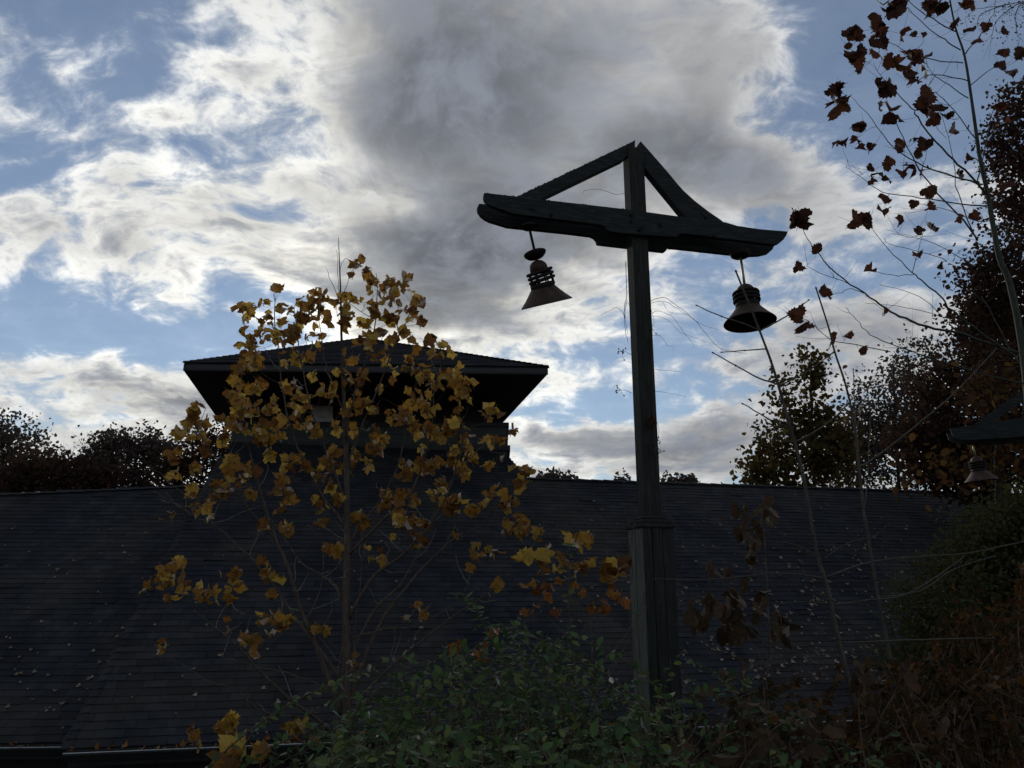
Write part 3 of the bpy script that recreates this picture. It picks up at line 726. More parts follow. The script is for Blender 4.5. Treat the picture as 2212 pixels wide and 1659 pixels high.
V_ORG = [leaf_mesh('maple_leaf', MAP, [.25, .5], rng.uniform(-.5, .7), rng.uniform(-.5, .6), rng.uniform(-.6, .6), .2, M_ORANGE, .3) for _ in range(7)]
V_RUST = [leaf_mesh('rust_leaf', MAP, [.25, .5], rng.uniform(-.5, .7), rng.uniform(-.5, .6), rng.uniform(-.6, .6), .2, M_RUST, .3) for _ in range(6)]
V_FAL = [leaf_mesh('litter_leaf', MAP, [.3, .6], rng.uniform(.1, .6), rng.uniform(-.3, .5), rng.uniform(-.4, .4), .1, M_FALLEN, .3) for _ in range(6)]

def rand_rot(face=None, spread=1.0):
    """leaf frame: y axis from base to tip, z its normal"""
    y = Vector((rng.gauss(0, 1), rng.gauss(0, 1), rng.gauss(0, 1)-.4)).normalized()
    n = Vector((rng.gauss(0, 1), rng.gauss(0, 1), rng.gauss(0, 1)))
    if face is not None: n = n*spread + Vector(face)
    x = y.cross(n).normalized(); z = x.cross(y).normalized()
    return Matrix((x, y, z)).transposed().to_4x4()
def leaf_mats(p, size, face=None, spread=1.0, ydir=None):
    if ydir is not None:
        y = (Vector(ydir)+Vector((rng.gauss(0, .35), rng.gauss(0, .35), rng.gauss(0, .35)))).normalized()
        n = Vector((rng.gauss(0, 1), rng.gauss(0, 1), rng.gauss(0, 1)))*spread + (Vector(face) if face is not None else Vector((0, 0, 0)))
        x = y.cross(n).normalized(); z = x.cross(y).normalized(); M = Matrix((x, y, z)).transposed().to_4x4()
    else: M = rand_rot(face, spread)
    return Matrix.Translation(p) @ M @ Matrix.Scale(size, 4)
def place(parent, name, variants, mats, n_obj, mat):
    """mats: (matrix, priority); the n_obj of lowest priority number become single parts, the rest one part"""
    mats = sorted(mats, key=lambda q: q[1])
    for M, _ in mats[:n_obj]:
        put(name, rng.choice(variants), parent, M=M)
    rest = mats[n_obj:]
    if rest: join_leaves(parent, 'small_foliage', variants, [M for M, _ in rest], mat)
_vc = {}
def vdata(me):
    if me.name not in _vc:
        v = np.array([q.co[:] for q in me.vertices]); f = [tuple(p.vertices) for p in me.polygons]
        tri = np.array([g for q in f for g in ([q] if len(q) == 3 else [(q[0], q[1], q[2]), (q[0], q[2], q[3])])])
        _vc[me.name] = (v, tri)
    return _vc[me.name]
def join_leaves(parent, name, variants, Ms, mat, **kw):
    Vs = []; Fs = []; b = 0
    for M in Ms:
        v, tri = vdata(variants[rng.randrange(len(variants))]); m = np.array(M)
        Vs.append(v @ m[:3, :3].T + m[:3, 3]); Fs.append(tri+b); b += len(v)
    return tri_mesh(parent, name, np.concatenate(Vs), np.concatenate(Fs), mat, **kw)
def tri_mesh(parent, name, Va, Fa, mat, kind='stuff', **kw):
    me = bpy.data.meshes.new(name)
    me.vertices.add(len(Va)); me.vertices.foreach_set('co', Va.astype(np.float32).ravel())
    n = len(Fa); me.loops.add(n*3); me.loops.foreach_set('vertex_index', Fa.astype(np.int32).ravel())
    me.polygons.add(n); me.polygons.foreach_set('loop_start', np.arange(0, n*3, 3, dtype=np.int32)); me.polygons.foreach_set('loop_total', np.full(n, 3, np.int32))
    me.update(calc_edges=True); me.materials.append(mat)
    return put(name, me, parent, kind=kind, **kw)
def near(p): return (Vector(p)-O).length

# fast foliage of plain four-sided leaves (background trees)
def card_leaves(parent, name, pts, size, mat, jag=.3):
    n = len(pts); P = np.asarray(pts)
    a = nr.normal(size=(n, 3)); a /= np.linalg.norm(a, axis=1)[:, None]
    b = nr.normal(size=(n, 3)); b -= a*(a*b).sum(1)[:, None]; b /= np.linalg.norm(b, axis=1)[:, None]
    c = np.cross(a, b); s = (size*nr.uniform(.6, 1.35, n))[:, None]
    # six-point leaf: tip, shoulders, waist, base, bent along the rib
    q = [(0, -.5, 0), (.38, -.18, .10), (.30, .22, .10), (0, .6, 0), (-.30, .22, .10), (-.38, -.18, .10)]
    V_ = np.stack([P + s*(x*(1+0*jag)*b + y*a + z*c) for x, y, z in q], 1).reshape(-1, 3)
    base = np.arange(n)[:, None]*6
    T_ = np.array([(0, 1, 2), (0, 2, 3), (0, 3, 4), (0, 4, 5)])
    Fz = (base[:, :, None]+T_[None]).reshape(-1, 3)
    return tri_mesh(parent, name, V_, Fz, mat)

# ------------------------------------------------------------------ branching helper
class Skel:
    def __init__(s): s.P = []; s.r = []
    def add(s, p, r): s.P.append(tuple(p)); s.r.append(r)
    def nearest(s, p, up=.6, extra=0):
        P = np.array(s.P); d = P-np.array(p); dist = np.linalg.norm(d, axis=1)
        pen = dist + np.maximum(d[:, 2], 0)*up*2 + np.where(dist < extra, 9, 0)
        # prefer nodes lower than the tip
        pen = pen + np.maximum(0, .5*np.linalg.norm(d[:, :2], axis=1) + d[:, 2])*up
        return int(np.argmin(pen))
def stem(mb, sk, pts, r0, r1, sub=4, k=6, jit=0.0):
    n = len(pts); rad = [r0+(r1-r0)*(i/(n-1)) for i in range(n)]
    pp, rr = smooth_path(pts, rad, sub)
    if jit: pp = [pp[0]]+[p+Vector((rng.gauss(0, jit), rng.gauss(0, jit), rng.gauss(0, jit))) for p in pp[1:-1]]+[pp[-1]]
    mb.tube(pp, rr, k)
    for p, r in zip(pp, rr): sk.add(p, r)
def twig_to(mb, sk, tip, r1=.0012, k=4, sag=.12, rmax=.006, up=.6):
    i = sk.nearest(tip, up, .02); a = Vector(sk.P[i]); tip = Vector(tip); d = tip-a; L = d.length
    if L < .01: return
    r0 = min(sk.r[i]*.7, rmax, r1+L*.008)
    h = Vector((rng.gauss(0, 1), rng.gauss(0, 1), 0))*L*.05
    pts = [a, a+d*.35+Vector((0, 0, -sag*L*.5))+h, a+d*.7+Vector((0, 0, -sag*L*.35))-h*.6, tip]
    n0 = len(sk.P); stem(mb, sk, pts, r0, r1, 3, k)

# ------------------------------------------------------------------ the yellow tulip tree sapling
def z4(x, y): return (353.9+.4*x, 495.5+.4*y)
def z5(x, y): return (.4133*x, 973.3+.4133*y)
def z6(x, y): return (707.8+.3867*x, 1017.5+.3867*y)
YT = 5.0
base_t = at(745, 1700, YT); gb = Vector((base_t.x, base_t.y, gz(base_t.x, YT)))
tulip = thing('tulip_tree_sapling', gb, 'slender young tree with large yellow lobed leaves in front of the tower', 'tree')
tk = MB(); sk = Skel()
tpts = [gb-Vector((0, 0, .1))]+[at(x, y, YT) for x, y in [(745, 1660), (747, 1480), (748, 1300), (750, 1150), (748, 1000), (742, 850), (738, 740), (736, 640), (733, 560), (731, 513)]]
rads = [.036, .030, .027, .024, .021, .0175, .013, .009, .006, .0035, .0016]
pp, rr = smooth_path(tpts, rads, 5); tk.tube(pp, rr, 10, wob=.05)
for p, r in zip(pp, rr): sk.add(p, r)
tk.build('trunk', M_BARK, tulip, smooth=True)
BR = [  # (points, depth offset at the tip, r0)
    ([(740, 1545), (705, 1455), (672, 1371), (649, 1314), (627, 1242), (592, 1151), (560, 1050), (534, 955), (514, 895)], -.35, .019),
    ([(738, 1470), (690, 1400), (645, 1345), (590, 1262), (537, 1201), (470, 1140), (413, 1110), (330, 1060)], .25, .012),
    ([(737, 1600), (703, 1570), (640, 1520), (579, 1469), (520, 1405), (467, 1358), (420, 1318)], -.5, .013),
    ([(735, 1605), (700, 1590), (661, 1552), (600, 1545), (554, 1530), (512, 1486), (508, 1440)], -.7, .010),
    ([(745, 1330), (725, 1266), (690, 1240), (653, 1218), (605, 1150), (570, 1100), (530, 1040)], .45, .009),
    ([(752, 1524), (815, 1420), (880, 1318), (945, 1240), (1009, 1181), (1085, 1140), (1140, 1050)], .3, .014),
    ([(752, 1340), (820, 1270), (893, 1215), (960, 1140), (1005, 1050), (1028, 960), (1035, 900)], -.4, .012),
    ([(752, 1180), (785, 1140), (815, 1116), (871, 1017), (900, 900), (925, 790)], .35, .010),
    ([(752, 1600), (794, 1555), (870, 1480), (948, 1413), (1020, 1360), (1082, 1318), (1120, 1290)], -.3, .010),
    ([(751, 1440), (800, 1330), (880, 1240), (940, 1100), (985, 1020), (1000, 960)], .55, .010),
    ([(744, 900), (725, 850), (700, 770), (690, 700), (688, 650)], .3, .006),
    ([(748, 960), (760, 870), (790, 775), (812, 690), (815, 620), (812, 590)], -.3, .007),
    ([(749, 1010), (790, 900), (825, 820), (858, 735), (885, 680), (895, 650)], .2, .008),
    ([(749, 1090), (715, 1000), (674, 890), (650, 780), (640, 700), (636, 660)], -.2, .008),
    ([(749, 1140), (690, 1060), (640, 960), (614, 860), (598, 735), (594, 655), (592, 632)], .3, .009),
    ([(751, 1200), (820, 1130), (890, 1060), (930, 940), (938, 855), (955, 775), (956, 750)], -.5, .009),
    ([(600, 1170), (520, 1075), (474, 1000), (440, 950), (418, 915), (415, 890)], -.3, .006),
    ([(470, 1140), (410, 1080), (354, 1030), (320, 1005)], .1, .004),
    ([(734, 600), (742, 560), (760, 565), (764, 575)], 0, .002), ([(736, 660), (720, 620), (705, 582)], .05, .003), ([(735, 640), (730, 600), (729, 560), (727, 540)], .02, .002),
    ([(735, 650), (755, 600), (765, 575)], .05, .0025),
    ([(740, 1500), (640, 1460), (560, 1440), (480, 1420)], .2, .005), ([(748, 1420), (690, 1370), (640, 1345), (560, 1330), (500, 1325)], -.3, .005),
    ([(752, 1380), (830, 1360), (900, 1350), (985, 1300), (1010, 1260)], -.3, .006),
    ([(735, 1640), (700, 1650), (640, 1640), (600, 1630)], -.6, .006),
    ([(660, 1340), (690, 1280), (700, 1200), (690, 1130)], .3, .004),
    ([(764, 1390), (779, 1250), (788, 1180), (810, 1120)], .25, .004), ([(738, 1300), (729, 1230), (733, 1180)], -.3, .004),
]
mb = MB()
for k_, (pts, off, r0) in enumerate(BR):
    if k_ in (5, 6, 7, 8): pts = [pts[0]]+[(707.8+(x-707.8)*.9, 1017.5+(y-1017.5)*.9) for x, y in pts[1:]]
    n = len(pts); b_ = MB()
    P3 = [at(x, y, YT+off*(i/(n-1))**.8) for i, (x, y) in enumerate(pts)]
    if k_ > 13 and r0 < .0065: stem(mb, sk, P3, r0, .0014, 4, 5, .003)
    else:
        stem(b_, sk, P3, r0, .0016, 4, 6, .003); b_.build('branch', M_BARK, tulip, smooth=True)
CL4 = [(470,420,60),(540,385),(610,345),(625,400),(575,490),(605,505),(530,540,70),(480,610,60),(450,590),(590,585),(630,560),(700,570,60),(730,540),(690,420),(740,405),(705,470),(800,335),(870,360,55),(855,440,60),(820,470),(785,400),(750,460),(965,330),(1000,365),(985,440,45),(960,500,35),(930,400),(835,565),(770,600),(1045,180),(1020,235),(1090,245),(1140,275),(1130,335),(1265,280,50),(1240,330),(1200,320),(1340,360),(1385,385),(1385,480),(1330,440,45),(1270,400),(1220,390),(1140,400),(1085,385),(1125,450),(1120,500),(1210,470,35),(1250,490),(1080,490),(1100,560),(1180,570),(1215,580),(1295,555),(1360,605),(1490,635,45),(1520,665),
(490,670),(530,740),(460,740,45),(415,765),(670,670,45),(720,700,40),(760,710),(820,620),(1080,620),(1140,640,45),(1130,680),(985,700),(980,780,50),(1080,800),(1020,800),(800,780),(670,850),(715,860),(490,860,55),(405,840),(360,900),(420,940,60),(580,965,45),(475,1000),(840,890),(905,885,45),(960,965),(1020,925),(1090,910),(1060,970),(1130,960),(1170,870),(1190,720),(1240,790),(1320,740,45),(1360,750),(1420,780,60),(1470,810),(1530,780),(1590,790,50),(1625,850,50),(1590,890),(1640,940),(1590,960),(1360,890,40),(1420,965,45),(1330,930),(1760,980,45),(750,1000,50),(760,940),(700,950),
(340,1030,50),(380,1080),(450,1070),(520,1110,60),(600,1040,40),(560,1130),(650,1100),(770,1070),(830,1090),(700,1060),(920,1070),(1040,1075),(1130,1100),(1100,1160),(1200,1120),(1215,990,30),(1300,1020,70),(1350,1100),(1420,1060),(1470,1080),(1530,1070,60),(1580,1060),(1620,1130,50),(1500,1130),(1760,1130,50),(1800,1150),(1875,1085),
(160,990,50),(130,1050),(70,1100,35),(215,1045),(150,1130),(230,1160,40),(320,1135,40),(40,1220,40),(180,1290),(350,1280,35),(160,1330),(60,1320),(430,1320,45),(480,1290),(560,1210),(640,1260),(720,1250,40),(760,1280),(700,1310),(800,1300),(850,1310,45),(900,1220,40),(930,1190),(970,1290),(1010,1270),(1090,1250),(1050,1200),(1150,1190),(1180,1170),(1300,1290,45),(1400,1190),(1380,1270),(1420,1290,45),(1460,1250),(1560,1200),(1560,1270,60),(1620,1300),(1680,1240,45),(1750,1280),(1800,1260),
(300,1410,55),(260,1440),(350,1390),(470,1440),(250,1500,40),(180,1525),(170,1445),(30,1530),(620,1330),(640,1400,45),(620,1500),(680,1490),(680,1610,40),(550,1610),(830,1490),(860,1540),(890,1390),(950,1450),(1190,1410),(1270,1440),(1340,1460),(1500,1370,60),(1440,1430),(1560,1490,50),(1500,1450),(1290,1550,60),(1280,1590),(1060,1580),(1010,1570),(1080,1590),(1400,1600),(1680,1530),(1790,1390),(1740,1430),(1720,1480),(1865,1470,40),(1960,1330,50),(1920,1590,45),(1870,1610),(2010,1640),(1630,1300)]
CL5 = [(940,580,35),(870,640,55),(775,705),(845,705),(960,710),(1070,720,55),(890,780),(1185,795),(1210,660,50),(1195,740),(1250,740),(1090,790),(850,1025),(1400,640,45),(1390,610),(1430,760),(1440,830),(1380,890,50),(1440,890),(1495,900,40),(1185,915),(1290,980,45),(1320,1050),(1200,1440,45),(1150,1450),(1050,1500,40),(1560,1455,50),(1650,1510),(1850,1100,40),(1730,510,35),(1510,405),(1395,405),(1670,940,45)]
CL6 = [(320,130,45),(400,160),(310,190),(700,200,45),(620,120),(430,270,50),(360,240),(180,270),(390,380),(510,390,35),(530,305),(710,370),(820,230),(1020,170,45),(1070,300,45),(1020,320),(1100,360),(1170,360),(830,490,35),(830,410),(940,440),(980,465),(310,500),(260,460),(470,775,30),(550,795),(940,610)]
clusters = [(z4(c[0], c[1]), (c[2] if len(c) > 2 else 26)*.4) for c in CL4]+[(z5(c[0], c[1]), (c[2] if len(c) > 2 else 24)*.41) for c in CL5]+[(z6(c[0], c[1]), (c[2] if len(c) > 2 else 24)*.43) for c in CL6]
def px_of(p):
    d = Vector(p)-O; f = d.y*math.cos(PITCH)+d.z*math.sin(PITCH)
    return CX+F*d.x/f, CY-F*(d.z*math.cos(PITCH)-d.y*math.sin(PITCH))/f, f
SP = [(px_of(p), Vector(p)) for p in sk.P]
spx = np.array([(a[0], a[1]) for a, _ in SP]); spy = np.array([p.y for _, p in SP])
clusters.sort(key=lambda c: np.min(np.hypot(*(spx-np.array(c[0])).T)))
lm = []
for (cx, cy), r in clusters:
    dd = np.hypot(spx[:, 0]-cx, (spx[:, 1]-cy)*.8); i = int(np.argmin(dd)); Yc = spy[i]+rng.gauss(0, .12)
    c = at(cx, cy, Yc)
    foot = c-Vector((rng.uniform(-.01, .01), rng.uniform(-.03, .03), .05))
    twig_to(mb, sk, foot, .0011, 4, .08, .005)
    n = 3 if r < 11 else (5 if r < 17 else (8 if r < 23 else 10))
    if cy > 1150 and r < 12: n = rng.choice((1, 2, 3))
    for k in range(n):
        rp = r*.85+3
        q = at(cx+rng.gauss(0, rp*.55)*(n > 1), cy+rng.gauss(0, rp*.55)*(n > 1), Yc+rng.gauss(0, .05))
        s_ = rng.uniform(.040, .076)*(1.2 if rng.random() < .2 else 1)
        Mx = leaf_mats(q, s_, (0, -1, .1), 1.0)
        q2 = Mx.translation - (Mx.to_3x3() @ Vector((0, .42, 0)))
        Mx.translation = q2
        lm.append((Mx, near(q)/s_))
        if (q2-foot).length > .008: mb.tube([foot, (foot+q2)/2+Vector((0, 0, .01)), q2], [.0011, .0009, .0007], 4)
place(tulip, 'leaf', V_TUL, lm, 300, M_TULIP)
mb.build('twigs', M_BARK, tulip, kind='stuff')
mb = MB()
for _ in range(110):
    i = rng.randrange(30, len(spx)); p = SP[i][1]
    if p.z > 3.2: continue
    d = Vector((rng.gauss(0, .10), rng.gauss(0, .06), rng.uniform(-.02, .22)))
    q = p+d; mb.tube([p, p+d*.3+Vector((rng.gauss(0, .015), 0, -.015)), p+d*.7+Vector((rng.gauss(0, .015), 0, -.005)), q], [.003, .0025, .002, .001], 4)
mb.build('dead_twigs', M_DEADTWIG, tulip, kind='stuff')
print('tulip leaves', len(lm))

# ------------------------------------------------------------------ sycamore at the right edge
def z8(x, y): return (1548.4+.3732*x, .3732*y)
def zr(x, y): return (1548.4+.3467*x, 530.9+.3467*y)
YS = 5.9
sb_ = at(2290, 1750, YS+.2); sgb = Vector((sb_.x, sb_.y, gz(sb_.x, sb_.y)))
syc = thing('sycamore_sapling', sgb, 'slim pale green trunk with sparse dark ragged leaves against the blue sky', 'tree')
tk = MB(); sk = Skel()
tp = [sgb-Vector((0, 0, .1))]+[at(x, y, YS) for x, y in [(2262, 1500), (2240, 1150), (2215, 800), (2183, 619), (2160, 560), (2145, 485), (2134, 422), (2116, 336), (2101, 231), (2084, 123), (2065, 63), (2052, 0), (2040, -80), (2030, -200)]]
pp, rr = smooth_path(tp, [.04, .037, .034, .030, .026, .024, .021, .019, .016, .013, .010, .008, .007, .005, .003], 5); tk.tube(pp, rr, 10, wob=.04)
for p, r in zip(pp, rr): sk.add(p, r)
tk.build('trunk', M_BARKG, syc, smooth=True)
SB = [([(2134,422),(2082,366),(2034,321),(1981,254),(1970,235),(1925,190),(1895,153)],-.3,.010),
 ([(2123,399),(2063,381),(1996,358),(1933,321),(1884,257),(1839,209)],.2,.008),
 ([(2112,520),(2082,478),(2007,396),(1959,317),(1929,246),(1910,201)],-.1,.009),
 ([(2131,446),(2052,437),(1970,425),(1907,414),(1866,388),(1828,362)],.3,.006),
 ([(2200,762),(2080,722),(2034,713),(1968,694),(1923,671),(1881,642),(1822,602),(1770,552),(1745,515),(1730,487)],-.5,.012),
 ([(2190,770),(2150,740),(2058,673),(2030,638),(1989,605),(1971,588),(1918,537),(1873,485)],-.3,.010),
 ([(2215,830),(2120,808),(2041,782),(1999,770),(1940,749),(1881,722),(1850,690),(1826,663)],.1,.007),
 ([(2075,108),(2040,85),(2007,63),(1963,19),(1930,-15)],-.2,.006), ([(2067,69),(2015,41),(1963,2),(1940,-20)],.2,.006),
 ([(2080,136),(2015,129),(1955,108),(1930,95),(1900,80)],-.3,.005), ([(2090,174),(2022,160),(1980,175),(1960,190)],.2,.005),
 ([(2092,212),(2050,185),(2015,160),(2000,130)],.3,.005), ([(2086,116),(2119,75),(2145,30),(2150,-10)],-.1,.006), ([(2095,185),(2145,146),(2175,150)],.3,.005),
 ([(2108,300),(2060,240),(2020,200),(2005,225)],-.4,.005), ([(2110,520),(2070,420),(2060,350),(2035,250)],-.2,.005),
 ([(2140,455),(2128,480),(2050,455),(1995,440)],.1,.005), ([(2110,395),(2125,340),(2140,260),(2160,200)],.3,.006),
 ([(2022,160),(1995,215),(2020,270),(2045,300)],.1,.003), ([(1834,612),(1800,600),(1770,590),(1742,575)],-.4,.003), ([(1873,640),(1840,625),(1812,634),(1795,635)],-.45,.003),
 ([(2075,722),(1985,640),(1900,615)],.1,.003), ([(2060,690),(1960,665),(1870,655)],.2,.003), ([(1974,593),(1930,595),(1895,588),(1880,582)],-.3,.003),
 ([(1923,760),(1850,745),(1800,735),(1760,705),(1740,690)],-.5,.004), ([(2040,560),(1990,545),(1920,525),(1910,515)],.2,.003), ([(2080,560),(2000,520),(1925,505)],.1,.003),
 ([(1971,588),(1980,555),(1988,530),(1988,500)],-.2,.003), ([(2300,820),(2215,800),(2150,690),(2120,640)],.4,.008)]
for pts, off, r0 in SB:
    n = len(pts); b_ = MB(); P3 = [at(x, y, YS+off*(i/(n-1))) for i, (x, y) in enumerate(pts)]
    stem(b_, sk, P3, r0, .0016, 4, 6, .004); b_.build('branch', M_BARKG, syc, smooth=True)
LS = [(1020,40,60),(960,20,30),(930,130,50),(1440,20,45),(1260,50,60),(1230,10,30),(1380,120,40),(780,200,50),(920,210,45),(1070,200,35),(1190,205,18),(1140,200,20),(1470,165,30),(1555,160,35),(1500,230,25),(1670,180,28),(830,310,55),(770,270,25),(940,290,50),(1010,350,50),(760,350,30),(840,390,35),(1130,350,55),(1220,380,50),(1140,460,50),(950,500,50),(690,500,50),(690,590,65),(740,620,35),(1010,480,35),(1220,570,55),(1200,630,45),(1310,620,35),(1330,680,35),(1260,700,38),(930,620,35),(1000,670,50),(1060,690,35),(840,750,45),(730,810,45),(800,800,35),(850,850,32),(905,855,32),(1060,850,38),(1160,800,32),(1215,850,42),(1160,880,32),(1370,750,32),(880,975,28),(980,940,40),(940,1010,35),(890,1050,28),(990,1025,28),(1075,1005,34),(1170,980,42),(1405,1020,32),(980,1150,34),(1140,1185,30),(1225,1185,30),(1230,1115,40),(965,1230,34),(1075,1275,34),(840,1285,58),(1185,1340,28),(1240,1330,36),(1410,1270,30),(1485,1240,32),(480,1265,55),(580,1455,30),(470,1540,34),(875,1570,32),(1170,1480,26),(1290,1530,26),(1470,910,35),(1665,310,38),(1650,370,40),(1700,410,40),(1775,320,45),(1690,1060,40),(1650,640,42),(1690,700,35),(1540,-20,40)]
LR = [(685,300,38),(510,455,52),(810,545,30),(735,590,40),(915,650,34),(1030,415,28)]
lm = []; mb = MB()
for (x, y, r) in [(*z8(a, b), c*.373) for a, b, c in LS]+[(*zr(a, b), c*.347) for a, b, c in LR]:
    P_ = [px_of(p) for p in sk.P]; A_ = np.array([(a, b) for a, b, _ in P_]); i = int(np.argmin(np.hypot(A_[:, 0]-x, A_[:, 1]-y)))
    Yc = sk.P[i][1]+rng.gauss(0, .08); c = at(x, y, Yc)
    twig_to(mb, sk, c+Vector((0, 0, -.02)), .0011, 4, .05, .004, .2)
    n = 1 if r < 15 else (2 if r < 20 else 3)
    for k in range(n):
        q = at(x+(rng.gauss(0, r*.35) if n > 1 else 0), y+(rng.gauss(0, r*.35) if n > 1 else 0), Yc+rng.gauss(0, .03))
        s_ = r*2.0/F*5.9*rng.uniform(.85, 1.1)/(1.1 if n > 1 else 1.0)
        Mx = leaf_mats(q, s_, (0, -1, 0), .55 if r > 16 else .9); Mx.translation = Mx.translation-(Mx.to_3x3() @ Vector((0, .45, 0)))
        lm.append((Mx, 1/s_)); mb.tube([c+Vector((0, 0, -.02)), (c+Mx.translation)/2+Vector((0, 0, .008)), Mx.translation.copy()], [.0013, .0011, .0009], 4)
place(syc, 'leaf', V_SYC, lm, 300, M_SYC)
# bare twiglets
for _ in range(150):
    i = rng.randrange(60, len(sk.P)); p = Vector(sk.P[i]); q = p+Vector((rng.gauss(-.05, .12), rng.gauss(0, .1), rng.uniform(-.02, .2)))
    stem(mb, Skel(), [p, p.lerp(q, .5)+Vector((0, 0, -.01)), q], .0018, .0008, 2, 4)
mb.build('twigs', M_BARKG, syc, kind='stuff')

# ------------------------------------------------------------------ bare saplings and their side shoots
def sapling(name, label, cat, Y, main, r, brs, mat, budr=1.5, group=None, parent_leaf=None):
    x0, y0 = main[-1]; b0 = at(x0, y0, Y); g = Vector((b0.x+.02, b0.y, gz(b0.x, b0.y)-.05))
    th_ = thing(name, g, label, cat, group)
    pts = [at(x, y, Y) for x, y in main]+[g]; n = len(pts)
    mb = MB(); pp, rr = smooth_path(pts, [r[0]+(r[1]-r[0])*i/(n-1) for i in range(n)], 4)
    sk_ = Skel(); mb.tube(pp, rr, 8, wob=.06)
    mb.tube([pp[0], pp[0]+(pp[0]-pp[1]).normalized()*.012], [r[0]*budr, r[0]*.4], 6)
    for i in range(4, len(pp)-4, 3):   # nodes on the stem
        mb.tube([pp[i]+(pp[i+1]-pp[i])*.0, pp[i]+(pp[i+1]-pp[i]).normalized()*.008], [rr[i]*1.22, rr[i]*1.15], 8)
    mb.build('stem', mat, th_, smooth=True)
    for p, q in zip(pp, rr): sk_.add(p, q)
    for pts_, off, rb in brs:
        m = len(pts_); P3 = [at(x, y, Y+off*i/(m-1)) for i, (x, y) in enumerate(pts_)]
        b_ = MB(); stem(b_, sk_, P3, rb, rb*.55, 4, 6, .001)
        d_ = (P3[-1]-P3[-2]).normalized(); b_.tube([P3[-1]-d_*.004, P3[-1]+d_*.008], [rb*1.1, rb*.4], 6)
        nmid = len(P3)//2; b_.tube([P3[nmid], P3[nmid]+d_*.006], [rb*1.15, rb*1.1], 6)
        b_.build('side_shoot', mat, th_, smooth=True)
    return th_, sk_
s1, k1 = sapling('bare_sapling', 'leafless sapling whose forked tip crosses the right hand bell lamp', 'sapling', 3.9,
    [(1590,587),(1640,712),(1672,800),(1700,900),(1733,1018),(1764,1192),(1787,1269),(1810,1377),(1845,1509),(1876,1605),(1890,1680)], (.005, .0155),
    [([(1642,714),(1600,697),(1560,684),(1505,660)],.1,.0045), ([(1642,714),(1690,688),(1720,668),(1747,648)],-.1,.0045), ([(1655,754),(1610,757),(1559,761)],.15,.004),
     ([(1680,830),(1640,817),(1590,790),(1540,762)],.1,.005), ([(1682,834),(1740,805),(1801,760)],.15,.0045), ([(1705,925),(1660,905),(1604,872)],-.1,.0045),
     ([(1715,955),(1680,950),(1630,945)],.1,.004), ([(1717,955),(1790,912),(1860,843)],.2,.005),
     ([(1775,1210),(1737,1184),(1694,1172),(1652,1170),(1624,1164)],.15,.0042), ([(1777,1210),(1833,1172),(1884,1161),(1918,1134)],-.1,.0042),
     ([(1783,1250),(1717,1240),(1663,1239),(1543,1251),(1416,1251)],-.15,.005), ([(1787,1246),(1880,1215),(1996,1201),(2093,1195),(2230,1166)],.2,.0055),
     ([(1802,1306),(1752,1300),(1702,1302),(1663,1313)],.1,.004), ([(1802,1306),(1880,1296),(1957,1284),(2034,1238),(2081,1203)],.3,.0045),
     ([(1818,1389),(1957,1383),(2092,1379),(2146,1379)],.1,.0055)], M_TWIG)
s2, k2 = sapling('bare_sapling', 'leafless upright sapling right of the lamp with a tall bare tip', 'sapling', 4.4,
    [(1763,623),(1791,711),(1803,760),(1826,829),(1845,912),(1855,999),(1866,1106),(1876,1164),(1895,1280),(1918,1396),(1942,1512),(1961,1621),(1970,1690)], (.0045, .013),
    [([(1855,1005),(1881,995),(1992,909),(2068,843),(2152,753)],.3,.006), ([(1849,936),(1862,880),(1881,822)],.1,.003), ([(1852,1000),(1848,912),(1843,798)],.15,.004),
     ([(1868,1100),(1874,1040),(1878,960),(1880,900)],.1,.0035), ([(1950,1560),(2030,1530),(2120,1490),(2230,1440)],-.2,.007), ([(1803,760),(1790,770),(1778,778)],-.05,.003),
     ([(1899,1290),(1990,1275),(2060,1230),(2150,1200)],.3,.004)], M_TWIG)

# ------------------------------------------------------------------ vines on the post
def vine(label, paths, berries=(), Y=5.45, leaf=None):
    p0 = at(*paths[0][0][0], Y); th_ = thing('climbing_vine', p0, label, 'vine', 'dry vines clinging to the lamp post')
    for pts, r, off in paths:
        n = len(pts); P3 = [at(x, y, Y+off*i/(n-1)) for i, (x, y) in enumerate(pts)]
        b_ = MB(); stem(b_, Skel(), P3, r, r*.5, 4, 5, .0015); b_.build('stem', M_VINE, th_, smooth=True)
    if berries:
        b_ = MB()
        for (x, y, nn) in berries:
            c = at(x, y, Y); e_ = at(1364 if x < 1385 else (1402 if y < 1000 else 1410), y+6, Y)
            if abs(x-1385) < 120: b_.tube([e_, (e_+c)/2+Vector((0, 0, .012)), c], [.0018, .0014, .001], 4)
            for k in range(nn):
                q = c+Vector((rng.gauss(0, .022), rng.gauss(0, .015), rng.gauss(0, .022)))
                b_.tube([c+Vector((.02, 0, 0)), (c+q)/2+Vector((0, 0, .005)), q], .0009, 4)
                b_.lathe([(.0005, -.006), (.004, -.0045), (.006, 0), (.004, .0045), (.0005, .006)], 8, Matrix.Translation(q))
        b_.build('berries', M_BERRY, th_, smooth=True, kind='stuff')
zz = lambda L: z1(L)
